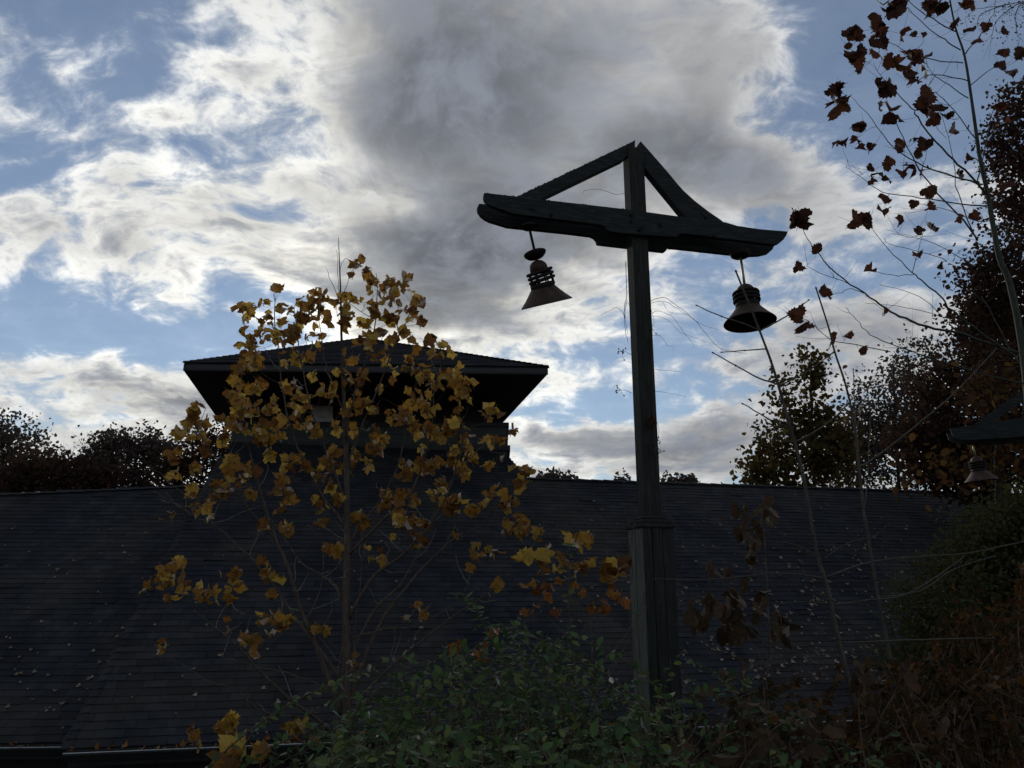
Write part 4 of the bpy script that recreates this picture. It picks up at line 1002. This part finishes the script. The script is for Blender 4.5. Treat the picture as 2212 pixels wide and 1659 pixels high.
vine('long arching vine tendrils reaching right from the post towards the intact lamp',
     [(zz([(1222, 1100), (1260, 1080), (1320, 1075), (1400, 1130), (1490, 1200), (1540, 1260), (1640, 1375), (1720, 1400), (1820, 1415)]), .0022, -.2),
      (zz([(1222, 1110), (1300, 1095), (1380, 1130), (1480, 1200), (1560, 1245), (1645, 1268)]), .0018, .1),
      (zz([(1222, 1175), (1270, 1155), (1350, 1180), (1400, 1240), (1450, 1310), (1500, 1370)]), .0018, -.1),
      (zz([(1225, 1185), (1290, 1190), (1350, 1225), (1420, 1290), (1560, 1340)]), .0015, .1),
      (zz([(1300, 1100), (1340, 1160), (1370, 1160)]), .0012, 0), (zz([(1222, 1130), (1240, 1180), (1250, 1230), (1228, 1265)]), .0016, 0),
      (zz([(1230, 1310), (1290, 1310), (1330, 1365), (1365, 1370), (1365, 1400)]), .0014, .05)], [(1224+150*0+183, 265.4+.352*1270, 6)])
vine('vine stems hugging the left edge of the post, one curling twig out to the left',
     [(zz([(1075, 850), (1078, 960), (1082, 1060), (1070, 1110), (1065, 1200), (1075, 1290), (1090, 1350)]), .003, 0), (zz([(1084, 1085), (1070, 1160), (1080, 1250), (1088, 1300)]), .002, 0),
      (zz([(1072, 1200), (1060, 1170), (1020, 1135), (980, 1150), (920, 1180)]), .002, -.1), (zz([(1082, 760), (1070, 780), (1058, 792)]), .0015, 0)],
     [(973.3+.352*1040, 265.4+.352*1405, 9), (973.3+.352*1030, 265.4+.352*1640, 6), (1345, 1025, 7)], 5.42)
vine('thin bare vine twig poking out of the frame between post and straight brace',
     [(zz([(1066, 432), (1010, 440), (920, 410), (835, 412), (803, 436)]), .0018, -.1), (zz([(1330, 780), (1360, 775), (1388, 768)]), .0012, 0), (zz([(1440, 780), (1480, 785), (1535, 798)]), .0015, 0)], (), 5.4)
vine('vine with small dark berries trailing down the right side of the post',
     [([(1408, 700), (1410, 780), (1412, 860), (1414, 940), (1420, 1010), (1432, 1080), (1443, 1125)], .003, 0), ([(1409, 797), (1440, 800), (1473, 804)], .0015, -.05), ([(1411, 845), (1450, 850), (1487, 858)], .0013, 0),
      ([(1413, 895), (1424, 930), (1418, 965), (1425, 990)], .0016, 0), ([(1416, 960), (1424, 975), (1421, 985)], .0012, 0), ([(1446, 1110), (1470, 1150), (1478, 1200), (1470, 1240)], .0018, -.1)],
     [(1420, 972, 6), (1422, 955, 4)], 5.4)
vine('dark vine stem climbing the pale side of the post base',
     [([(1372, 1130), (1362, 1180), (1366, 1240), (1358, 1300), (1368, 1380), (1380, 1480), (1385, 1560), (1392, 1660)], .004, 0), ([(1345, 1085), (1360, 1130), (1366, 1170)], .002, 0)], (), 5.32)
# a few dark leaves caught on the vine
lv = thing('dead_leaf', at(1415, 905, 5.38), 'small dark dead leaf caught on the right side of the post', 'leaf')
put('leaf_blade', V_SYC[2], lv, M=leaf_mats(at(1417, 912, 5.38), .09, (0, -1, 0), .3))

# ------------------------------------------------------------------ shrubs
def shrub(name, label, cat, cx, topf, x0, x1, Y0, Y1, nst, leafv, mat, lsize, step, n_obj, lname='leaf', lean=.35, stemmat=M_VINE, drop=.9, face=(0, -.15, 1), spread=.35, group=None, along=.55):
    base = at(cx, 1750, (Y0+Y1)/2); base.z = gz(base.x, base.y)
    th_ = thing(name, base, label, cat, group); mb = MB(); lm = []
    for _ in range(nst):
        Y = rng.uniform(Y0, Y1); x = rng.uniform(x0, x1); ty = topf(x)+24*math.sin(x*.045)+16*math.sin(x*.11+1)-(rng.random() < .08)*60+abs(rng.gauss(0, 1))*80*drop+rng.uniform(0, 120)*rng.random()*drop
        tip = at(x, ty, Y); L = rng.uniform(.45, .9)
        dx, dy = rng.gauss(0, lean), rng.gauss(0, lean)
        root = Vector((tip.x-dx, tip.y+dy*.7, tip.z-L)); foot = Vector((root.x-dx*.2, root.y, gz(root.x, root.y)))
        pts = [foot, root, root.lerp(tip, .5)+Vector((dx*-.12, 0, .10)), tip+Vector((0, 0, rng.uniform(-.03, .04)))]
        pp, rr = smooth_path(pts, [.005, .004, .0028, .0009], 7); mb.tube(pp, rr, 4)
        tot = 0; nxt = 0
        for i in range(8, len(pp)-1):
            seg = pp[i+1]-pp[i]; sl = seg.length; d = seg.normalized()
            while nxt < tot+sl:
                p = pp[i]+d*(nxt-tot); nxt += step*rng.uniform(.7, 1.4)
                sd_ = d.cross(Vector((rng.gauss(0, 1), rng.gauss(0, 1), rng.gauss(0, 1)))).normalized()
                sd_.z *= .5
                for s in (1, -1):
                    if rng.random() < .12: continue
                    s_ = lsize*rng.uniform(.45, 1.35)
                    M_ = leaf_mats(p, s_, face, spread, ydir=(sd_*s+d*along))
                    X_, Y_, _f = px_of(p)
                    lm.append((M_, near(p)/s_+(1000 if not (0 < X_ < 2212 and Y_ < 1655) else 0)))
            tot += sl
    place(th_, lname, leafv, lm, n_obj, mat); mb.build('stems', stemmat, th_, kind='stuff'); return th_, lm
def contour(P):
    xs = [p[0] for p in P]; ys = [p[1] for p in P]
    return lambda x: float(np.interp(x, xs, ys))
topG = contour([(680, 1540), (740, 1500), (800, 1470), (850, 1430), (950, 1400), (1010, 1370), (1100, 1345), (1180, 1340), (1250, 1390), (1330, 1470), (1400, 1490), (1480, 1420), (1560, 1420), (1640, 1500), (1700, 1530)])
tot = 0
G_LAB = [('green leafy honeysuckle shrub at the foot of the yellow sapling', 760, 670, 900, 3.3, 4.6, 60), ('tallest green honeysuckle shrub with arching shoots left of the post', 1080, 860, 1230, 3.3, 4.8, 95),
         ('green honeysuckle shrub directly in front of the post base', 1330, 1180, 1440, 3.5, 5.0, 48), ('green honeysuckle shrub just right of the post base', 1520, 1420, 1660, 3.6, 4.9, 42),
         ('low green honeysuckle leaves in the foreground at the bottom edge of the picture', 1050, 700, 1480, 2.5, 3.2, 70)]
for i, (lab, cx, x0, x1, Y0, Y1, ns) in enumerate(G_LAB):
    tf = topG if i < 4 else (lambda x: 1545)
    _, l_ = shrub('honeysuckle_shrub', lab, 'shrub', cx, tf, x0, x1, Y0, Y1, ns, V_ELL, M_GREEN, .042, .034, (50, 90, 70, 40, 50)[i], group='green honeysuckle shrubs below the lamp post', drop=(1 if i < 4 else .6))
    tot += len(l_)
# upright shoots of the honeysuckle in front of the roof
for (pts, Y, lab) in (([(1120, 1560), (1100, 1450), (1060, 1380), (1035, 1330), (1022, 1300), (985, 1285)], 3.9, 'single arching green shoot rising left of the tallest shrub'),
                      ([(1250, 1600), (1238, 1450), (1232, 1350), (1228, 1270), (1230, 1180)], 4.3, 'upright shoot with few green leaves between shrub and post')):
    P3 = [at(x, y, Y) for x, y in pts]; g = Vector((P3[0].x, P3[0].y, gz(P3[0].x, P3[0].y)))
    th_ = thing('green_shoot', g, lab, 'shoot'); b_ = MB(); sk_ = Skel(); stem(b_, sk_, [g]+P3, .006, .0015, 5, 5); b_.build('stem', M_VINE, th_, smooth=True)
    for i in range(10, len(sk_.P)):
        p = Vector(sk_.P[i])
        if rng.random() < .75:
            for s in (1, -1): put('leaf', rng.choice(V_ELL), th_, M=leaf_mats(p, rng.uniform(.04, .06), (0, -.2, 1), .3, (s, rng.gauss(0, .4), .2)))
# yellow and orange leaved saplings by the post
def leafy(name, label, cat, Y, stems, leaves, variants, mat, r0=.006, group=None, stemmat=M_BARK, lsz=1.0, face=(0, -1, .2), spread=.8, yd=None):
    x0, y0 = stems[0][0]; b0 = at(x0, y0, Y); g = Vector((b0.x, b0.y, gz(b0.x, b0.y)))
    th_ = thing(name, g, label, cat, group); sk_ = Skel()
    for i, pts in enumerate(stems):
        P3 = [at(x, y, Y+rng.gauss(0, .04)*min(j, 1)) for j, (x, y) in enumerate(pts)]
        if i == 0: P3 = [g]+P3
        b_ = MB(); stem(b_, sk_, P3, r0*(1 if i == 0 else .6), .0016, 4, 6, .001); b_.build('stem' if i == 0 else 'branch', stemmat, th_, smooth=True)
    mb = MB(); lm = []
    for (x, y, r) in leaves:
        Yc = Y+rng.gauss(0, .1); c = at(x, y, Yc); twig_to(mb, sk_, c, .001, 4, .05, .003)
        n = 1 if r < 12 else (2 if r < 18 else 3)
        for k in range(n):
            q = at(x+rng.gauss(0, r*.4)*(n > 1), y+rng.gauss(0, r*.4)*(n > 1), Yc+rng.gauss(0, .03)); s_ = lsz*max(r, 10)*1.9/F*Y*rng.uniform(.8, 1.1)/(1.25 if n > 1 else 1)
            M_ = leaf_mats(q, s_, face, spread, ydir=yd); M_.translation = M_.translation-(M_.to_3x3() @ Vector((0, .42, 0))); lm.append((M_, 1/s_)); mb.tube([c, (c+M_.translation)/2+Vector((0, 0, .006)), M_.translation.copy()], [.0013, .0011, .0009], 4)
    place(th_, 'leaf', variants, lm, 150, mat)
    if mb.n: mb.build('twigs', stemmat, th_, kind='stuff')
    return th_
Ly = [(*z6(a, b), c*.43) for a, b, c in [(1130,480,50),(1180,500,30),(1220,480,45),(1290,490,35),(1290,550,30),(1210,560,30),(1410,370,45),(1440,400,35),(1410,440,32),(1430,540,45),(1480,510,35),(1550,580,50),(1620,500,50),(1580,560,35),(1610,570,35),(1390,360,25),(1100,460,22),(1380,550,30),(1330,500,22)]]
leafy('tulip_tree_seedling', 'small sapling with a few bright yellow leaves just left of the post', 'sapling', 4.7, [[(1245, 1560), (1240, 1400), (1232, 1290), (1228, 1230)], [(1245, 1480), (1330, 1400), (1385, 1310), (1400, 1240)], [(1240, 1400), (1290, 1300), (1310, 1220), (1313, 1180)], [(1236, 1330), (1210, 1260), (1190, 1222)]], Ly, V_TUL, M_TULIP)
Lo = [(*z6(a, b), c*.43) for a, b, c in [(1565,680,32),(1650,730,34),(1380,640,26),(1420,680,26),(1520,760,40),(1480,745,30),(1550,770,26),(1150,640,34),(1200,650,30),(1230,690,26),(1300,600,34),(1220,710,30),(1110,780,28),(1270,800,26),(1090,650,26),(1170,760,26),(1140,790,24),(1290,780,22),(1320,615,22),(1600,690,24),(1640,690,22),(1250,660,24),(1360,630,20)]]
leafy('maple_seedling', 'small sapling with dull orange leaves low between shrub and post', 'sapling', 4.5, [[(1290, 1580), (1280, 1450), (1275, 1350), (1240, 1300)], [(1290, 1500), (1350, 1400), (1380, 1330), (1400, 1310)], [(1280, 1430), (1220, 1370), (1190, 1340)]], Lo, V_ORG, M_ORANGE)
Lb = [(*z5(a, b), c*.41) for a, b, c in [(1190,1580,75),(1200,1615,50),(1150,1640,45),(1360,1590,45),(1220,1640,40),(1110,1650,40),(1390,1570,26)]]
leafy('fallen_branch_leaves', 'cluster of large yellow and orange leaves at the bottom edge left of the shrubs', 'leaf cluster', 3.9, [[(520, 1700), (500, 1660), (492, 1635)]], Lb, V_TUL+V_ORG[:2], M_TULIP)
Lc = [(*z6(a, b), c*.43) for a, b, c in [(860,980,34),(830,1010,45),(850,1050,34),(880,980,24),(730,980,40),(700,1000,34),(930,900,28),(900,910,24),(1500,880,24),(1310,940,28),(1540,1030,40)]]
leafy('oak_seedling', 'russet leaves poking out of the top of the green shrubs', 'seedling', 4.2, [[(1075, 1560), (1070, 1480), (1066, 1440)], [(1075, 1520), (1040, 1460), (1015, 1440)]], Lc[:8], V_ORG, M_ORANGE)
# large curled brown leaves right of the post
def z7(x, y): return (1415.7+.3867*x, 1017.5+.3867*y)
B1_ = [(*z7(a, b), c*.387) for a, b, c in [(620,190,55),(600,220,60),(650,260,45),(510,220,50),(480,330,60),(520,370,50),(590,340,50),(540,420,50),(530,480,55),(560,500,40),(300,530,35),(330,580,45),(390,560,35),(440,690,60),(420,700,50),(500,640,40),(210,780,60),(310,720,55),(280,800,60),(220,830,45),(350,790,50),(440,800,50),(470,840,50),(500,870,50),(580,700,50),(590,750,45),(580,790,40),(690,830,60),(680,880,55),(710,920,45),(470,900,55),(390,900,55),(370,880,35)]]
leafy('hickory_sapling', 'thin sapling hung with big limp brown dead leaves right of the post', 'sapling', 3.9, [[(1661, 1560), (1661, 1435), (1661, 1366), (1655, 1211), (1644, 1095)], [(1655, 1250), (1620, 1180), (1600, 1150)], [(1661, 1400), (1600, 1340), (1560, 1290), (1500, 1290)], [(1661, 1450), (1620, 1380), (1580, 1330)], [(1661, 1340), (1680, 1320), (1690, 1350)]], B1_, V_BRN, M_BROWN, lsz=1.25, face=(0, -1, 0), spread=.9, yd=(0, 0, -1))
B2_ = [(*z7(a, b), c*.387) for a, b, c in [(1160,1130,60),(1170,1200,75),(1200,1310,75),(1230,1360,55),(1290,1120,45),(1170,1270,50),(1390,1130,60),(1420,1180,55),(1470,1420,60),(1610,1370,55),(1600,1420,50),(1500,1400,40),(780,1550,60),(800,1450,50),(1040,1420,55),(1000,1450,45)]]
leafy('hickory_sapling', 'shoot carrying long pale shrivelled leaves beside the bare saplings at lower right', 'sapling', 3.4, [[(1880, 1680), (1872, 1580), (1868, 1500), (1866, 1440)], [(1880, 1620), (1960, 1560), (2030, 1540)], [(1875, 1600), (1930, 1500), (1955, 1450)], [(1878, 1640), (1800, 1600), (1740, 1600)]], B2_, V_BRN, M_BROWN, lsz=1.2, face=(0, -1, 0), spread=.9, yd=(0, 0, -1))
topB = contour([(1490, 1540), (1540, 1480), (1600, 1430), (1650, 1480), (1720, 1480), (1760, 1500), (1850, 1480), (1950, 1430), (2050, 1390), (2220, 1370)])
shrub('withered_shrub', 'withered shrub with curled brown leaves at the lower right of the post', 'shrub', 1620, topB, 1490, 1780, 3.1, 4.6, 50, V_BRN, M_BROWN, .075, .10, 60, lean=.25, spread=1.2, face=(0, -.6, 0), along=-.3)
shrub('withered_shrub', 'low tangle of small dark rust leaves across the bottom right corner', 'shrub', 2010, topB, 1760, 2270, 3.3, 4.9, 110, V_RUST, M_RUST, .040, .05, 60, lean=.35, spread=1.1, face=(0, -.5, .3), along=.2)
shrub('withered_shrub', 'withered low shrub with curled brown leaves in the bottom right corner', 'shrub', 2000, topB, 1740, 2260, 3.0, 4.4, 34, V_BRN, M_BROWN, .048, .09, 60, lean=.3, spread=1.2, face=(0, -.6, 0), along=-.3)
shrub('honeysuckle_shrub', 'sparse green honeysuckle sprigs among brown leaves at lower right', 'shrub', 1750, lambda x: 1560, 1540, 1960, 3.0, 3.9, 40, V_ELL, M_GREEN, .036, .04, 60, group='green honeysuckle shrubs below the lamp post')
topO = contour([(1990, 1420), (2050, 1330), (2100, 1270), (2160, 1250), (2240, 1230)])
shrub('orange_shrub', 'shrub with rust orange leaves at the right edge below the evergreen', 'shrub', 2130, topO, 2020, 2280, 4.0, 5.2, 75, V_RUST, M_RUST, .042, .05, 110, lean=.3, spread=1.1, face=(0, -.7, .3))

# fallen leaves on the roof, singly
def proj(P, U, T, N, s, t_): return P+U*s+T*t_+N*.024
fl = []
def roof_leaf(px, py, plane):
    if plane == 'M': p = mp(px, py); n, t_ = NM, TM; u = U
    else: p = on_plane(px, py, PL, N2); n, t_, u = N2, T2, U2
    a = rng.uniform(0, 2*math.pi); y = u*math.cos(a)+t_*math.sin(a); y = (y+n*rng.gauss(0, .18)).normalized()
    x = y.cross(n).normalized(); z = x.cross(y); s = rng.choice((.028, .035, .042, .05, .06, .075))*rng.uniform(.85, 1.15)*(1.0 if plane == 'M' and px > 1100 else .9)
    Mx = Matrix.Translation(p+n*.022) @ Matrix((x, y, z)).transposed().to_4x4() @ Matrix.Scale(s, 4)
    fl.append((Mx, near(p)/s, plane, px, py))
nM = 0
while nM < 620:
    x, y = rng.uniform(1440, 2090), 1068+(rng.random()**.75)*430
    w = min(1, max(.12, (y-1060)/180))*(.45+.55*min(1, max(0, (x-1440)/250)))
    if y > 1480 or rng.random() > w*(.45+.55*(math.sin(x*.031+y*.012)*math.sin(y*.043-x*.013) > -.1)): continue
    roof_leaf(x, y, 'M'); nM += 1
for _ in range(70): roof_leaf(rng.uniform(1160, 1440), rng.uniform(1060, 1350), 'M')
for _ in range(60):
    y = rng.uniform(1130, 1590); x0 = 165+(1610-y)*.51; roof_leaf(rng.uniform(x0+20, 1000), y, 'M')
for _ in range(80):
    y = rng.uniform(1140, 1595); x1 = 150+(1610-y)*.51; roof_leaf(rng.uniform(0, x1), y, 'L')
fl.sort(key=lambda q: q[1])
for M_, _, pl__, px, py in fl[:290]:
    if pl__ == 'L': lab, g = 'pale dead leaf lying on the left wing shingles', 'fallen leaves on the left wing roof'
    elif px > 1100:
        hgt = 'high on' if py < 1200 else ('halfway down' if py < 1330 else 'low on')
        whr = 'left of the lamp post' if px < 1400 else ('between lamp post and first bare sapling' if px < 1780 else 'beyond the first bare sapling')
        lab, g = 'pale dead leaf %s the roof %s' % (hgt, whr), 'fallen leaves %s the roof %s' % (hgt, whr)
    else:
        whr = 'left of' if px < 730 else 'right of'
        lab, g = 'pale dead leaf on the shingles just %s the yellow sapling trunk' % whr, 'fallen leaves %s the yellow sapling trunk' % whr
    o = bpy.data.objects.new('fallen_leaf', rng.choice(V_FAL)); COL.objects.link(o); o.matrix_world = M_; props(o, lab, 'leaf', g)
o = join_leaves(None, 'fallen_leaves', V_FAL, [q[0] for q in fl[290:]], M_FALLEN); props(o, 'scatter of small pale dead leaves over the dark shingle roof', 'fallen leaves')
# litter packed in the gutters
Ms = []
for (a, b, back, n) in ((E0, E0+U*7, V, 150), (G0, G1, V2, 90)):
    for _ in range(n):
        f = rng.random(); f = f if rng.random() < .5 else .35+.25*rng.random()
        p = a.lerp(b, f)-back*rng.uniform(-.02, .11)+Vector((0, 0, rng.uniform(-.04, .035))); Ms.append(leaf_mats(p, rng.uniform(.05, .10), (0, 0, 1), .7))
o = join_leaves(None, 'gutter_leaves', V_ORG, Ms, M_ORANGE); props(o, 'dead orange and brown leaves packed in the roof gutters', 'fallen leaves')
# ground litter near the plants
Ms = []
for _ in range(1500):
    x, y = rng.uniform(-6, 6), rng.uniform(1.2, 8.5); Ms.append(leaf_mats(Vector((x, y, gz(x, y)+.02)), rng.uniform(.06, .11), (0, 0, 1), .4))
o = join_leaves(None, 'leaf_litter', V_BRN+V_ORG, Ms, M_BROWN); props(o, 'brown dead leaves covering the sloping ground', 'leaf litter')

# ------------------------------------------------------------------ background trees
def far_tree(name, label, Y, base_px, crown, ntip, lpt, lsize, mat, bark=M_BARKD, clump=.35, group=None, trunk_top=None, r0=.12, twig=.012, shell=.5, up=.5, bare=0):
    """crown: list of (px, py, rx, ry) ellipses at depth Y; tips fill them, each carries a clump of leaves"""
    k = Y/F; bx = at(base_px, 1000, Y); g = Vector((bx.x, Y, gz(bx.x, Y)))
    th_ = thing(name, g, label, 'tree', group)
    vol = np.array([c[2]*c[3] for c in crown], float); vol /= vol.sum()
    tips = []
    for _ in range(ntip):
        c = crown[int(nr.choice(len(crown), p=vol))]
        while True:
            v = nr.normal(size=3); v /= np.linalg.norm(v); rr_ = (shell+(1-shell)*nr.rand()) if nr.rand() < .6 else nr.rand()**(1/3)
            v = v*rr_; break
        ctr_ = at(c[0], c[1], Y); rx, rz = c[2]*k, c[3]*k
        tips.append(Vector((ctr_.x+v[0]*rx, ctr_.y+v[1]*min(rx*.9, 3.5), ctr_.z+v[2]*rz)))
    top = max(tips, key=lambda q: q.z)
    tt = trunk_top or (crown[0][0], crown[0][1])
    tp_ = at(tt[0], tt[1], Y); mb = MB(); sk_ = Skel()
    stem(mb, sk_, [g-Vector((0, 0, .2)), g.lerp(tp_, .35)+Vector((.1, 0, 0)), g.lerp(tp_, .7)+Vector((-.1, .1, 0)), tp_], r0, r0*.22, 8, 7, .02)
    mb.build('trunk', bark, th_, smooth=True)
    lb = MB(); tips.sort(key=lambda q: min((q-Vector(p)).length for p in sk_.P[::4]))
    for q in tips:
        i = sk_.nearest(q, up, .05); a = Vector(sk_.P[i]); d = q-a; L = d.length
        if L < .05: continue
        r_ = min(sk_.r[i]*.7, twig*.5+L*.012); h = Vector((nr.normal(), nr.normal(), 0))*L*.06
        pts = [a, a+d*.35+Vector((0, 0, -.08*L))+h, a+d*.7+Vector((0, 0, -.05*L))-h*.5, q]
        stem(lb, sk_, pts, r_, twig*.35, 3, 4)
    for _ in range(bare):
        q = tips[rng.randrange(len(tips))]; c0 = at(crown[0][0], crown[0][1], Y); d = (q-c0)*.25+Vector((0, 0, rng.uniform(.2, .9)*k*60/ .6*.02))
        e = q+d+Vector((rng.gauss(0, .1), 0, abs(rng.gauss(0, .35))))
        lb.tube([q, q.lerp(e, .5)+Vector((rng.gauss(0, .03), 0, 0)), e], [twig*.35, twig*.28, twig*.15], 3)
    lb.build('branches', bark, th_, kind='stuff')
    pts = []
    for q in tips:
        n = max(0, int(nr.poisson(lpt)*nr.uniform(.3, 1.6))); w = clump*nr.uniform(.5, 1.4)
        pts.append(np.array(q)+nr.normal(size=(n, 3))*np.array([w, w, w*.75]))
    pts = np.concatenate(pts)
    card_leaves(th_, 'crown', pts, lsize, mat)
    return len(pts)
nl = 0
G = 'trees beyond the lodge'
# left group
nl += far_tree('far_tree', 'dark bushy tree at the extreme left behind the roof', 30, 10, [(10, 985, 95, 85), (-40, 960, 80, 90), (50, 1040, 90, 60)], 340, 22, .135, M_FAR3, group=G, bare=120, clump=.30)
nl += far_tree('far_tree', 'low russet tree between the leftmost tree and the round crowned one', 27, 120, [(110, 1030, 95, 45), (180, 1040, 80, 35), (40, 1050, 60, 35)], 280, 24, .13, M_FAR1, group=G, bare=30, clump=.28)
nl += far_tree('far_tree', 'round crowned dark tree left of the tower', 29, 275, [(280, 1000, 95, 72), (235, 965, 45, 36), (325, 970, 50, 42), (200, 1020, 50, 40)], 330, 22, .13, M_FAR3, group=G, clump=.24, trunk_top=(278, 960))
nl += far_tree('far_tree', 'thin bare topped tree low behind the left wing ridge', 42, 160, [(150, 1010, 80, 42)], 140, 4, .14, M_FAR3, group=G, bare=160, clump=.4)
nl += far_tree('far_tree', 'lacy dark tree partly hidden by yellow leaves beside the tower', 28, 440, [(440, 1000, 75, 68), (470, 950, 40, 45), (380, 1020, 60, 45)], 280, 16, .12, M_FAR1, group=G, clump=.24)
# over the ridge
nl += far_tree('far_tree', 'tiny treetop peeping over the ridge just left of the post', 60, 1190, [(1190, 1036, 26, 9), (1225, 1040, 20, 7)], 60, 12, .3, M_FAR3, group=G, clump=.35)
nl += far_tree('far_tree', 'tiny treetop peeping over the ridge just right of the post', 60, 1465, [(1440, 1044, 16, 7), (1475, 1043, 28, 9), (1345, 1042, 26, 5)], 70, 12, .3, M_FAR3, group=G, clump=.35)
# right group
nl += far_tree('far_tree', 'pointed leafy tree with olive top right of the post', 24, 1740, [(1752, 900, 62, 130), (1740, 960, 110, 90), (1730, 1020, 135, 60), (1755, 790, 30, 52), (1690, 850, 34, 52), (1660, 1000, 65, 55), (1640, 1040, 48, 30), (1800, 960, 60, 80)], 520, 11, .15, M_FAR2, group=G, clump=.24, trunk_top=(1752, 775), up=.8)
nl += far_tree('far_tree', 'half bare grey tree between the pointed tree and the tall dark one', 27, 1920, [(1930, 880, 90, 110), (1960, 980, 130, 90), (1870, 930, 60, 80), (1990, 800, 70, 80), (1850, 1000, 70, 60)], 640, 17, .115, M_FAR3, group=G, clump=.32, bare=420, trunk_top=(1930, 790))
nl += far_tree('far_tree', 'dense dark brown tree under the tall one at the right', 17, 2080, [(2080, 900, 110, 130), (2120, 1010, 130, 80), (2010, 960, 90, 80), (2150, 760, 70, 100)], 700, 24, .10, M_FAR1, group=G, clump=.22)
nl += far_tree('far_tree', 'tall dark tree rising at the right edge up to the blue sky', 14, 2230, [(2225, 400, 105, 130), (2190, 300, 66, 90), (2215, 230, 60, 70), (2135, 600, 62, 85), (2185, 650, 95, 120), (2200, 840, 115, 130), (2240, 520, 80, 90), (2100, 690, 42, 60)], 900, 22, .08, M_FAR1, group=G, clump=.19, trunk_top=(2225, 200), r0=.2)
nl += far_tree('far_tree', 'amber leaved small tree in front of the dark wood at the right', 12, 2140, [(2150, 850, 60, 70), (2080, 1010, 110, 50), (2200, 960, 60, 80)], 110, 7, .11, M_FARY, group=G, clump=.2)
nl += far_tree('evergreen_bush', 'dense dark evergreen bush overlapping the roof at the right edge', 6.8, 2200, [(2200, 1200, 140, 120), (2160, 1340, 205, 160), (2170, 1500, 240, 170), (2260, 1130, 120, 90)], 1500, 34, .032, M_JUNI, group=None, clump=.10, r0=.06, twig=.005, trunk_top=(2200, 1200))
# drooping bare branch at the top right corner
th_ = thing('overhanging_branch', at(2330, -60, 5.2), 'drooping bare branch with tiny dry seeds in the top right corner', 'branch')
mb = MB(); sk = Skel()
for pts in ([(2330, -60), (2270, -20), (2212, 2), (2150, 14), (2105, 22), (2085, 40)], [(2220, 0), (2180, 20), (2150, 50), (2140, 90)], [(2260, -20), (2200, 15), (2195, 60), (2205, 85)], [(2180, 8), (2120, 30), (2112, 60)], [(2290, -30), (2240, 30), (2215, 60)]):
    stem(mb, sk, [at(x, y, 5.2+rng.gauss(0, .05)) for x, y in pts], .004, .0012, 4, 5, .003)
for _ in range(70):
    p = Vector(sk.P[rng.randrange(len(sk.P))]); q = p+Vector((rng.gauss(0, .05), rng.gauss(0, .05), -abs(rng.gauss(0, .07)))); mb.tube([p, q], [.0012, .0007], 3)
mb.build('limb', M_BARKD, th_)
Ms = [leaf_mats(Vector(sk.P[rng.randrange(len(sk.P))])+Vector((rng.gauss(0, .05), rng.gauss(0, .05), -abs(rng.gauss(0, .07)))), rng.uniform(.012, .022)) for _ in range(260)]
join_leaves(th_, 'seeds', V_ELL, Ms, M_FAR3)
print('far leaves', nl, 'green', tot, 'objects', len(bpy.data.objects))
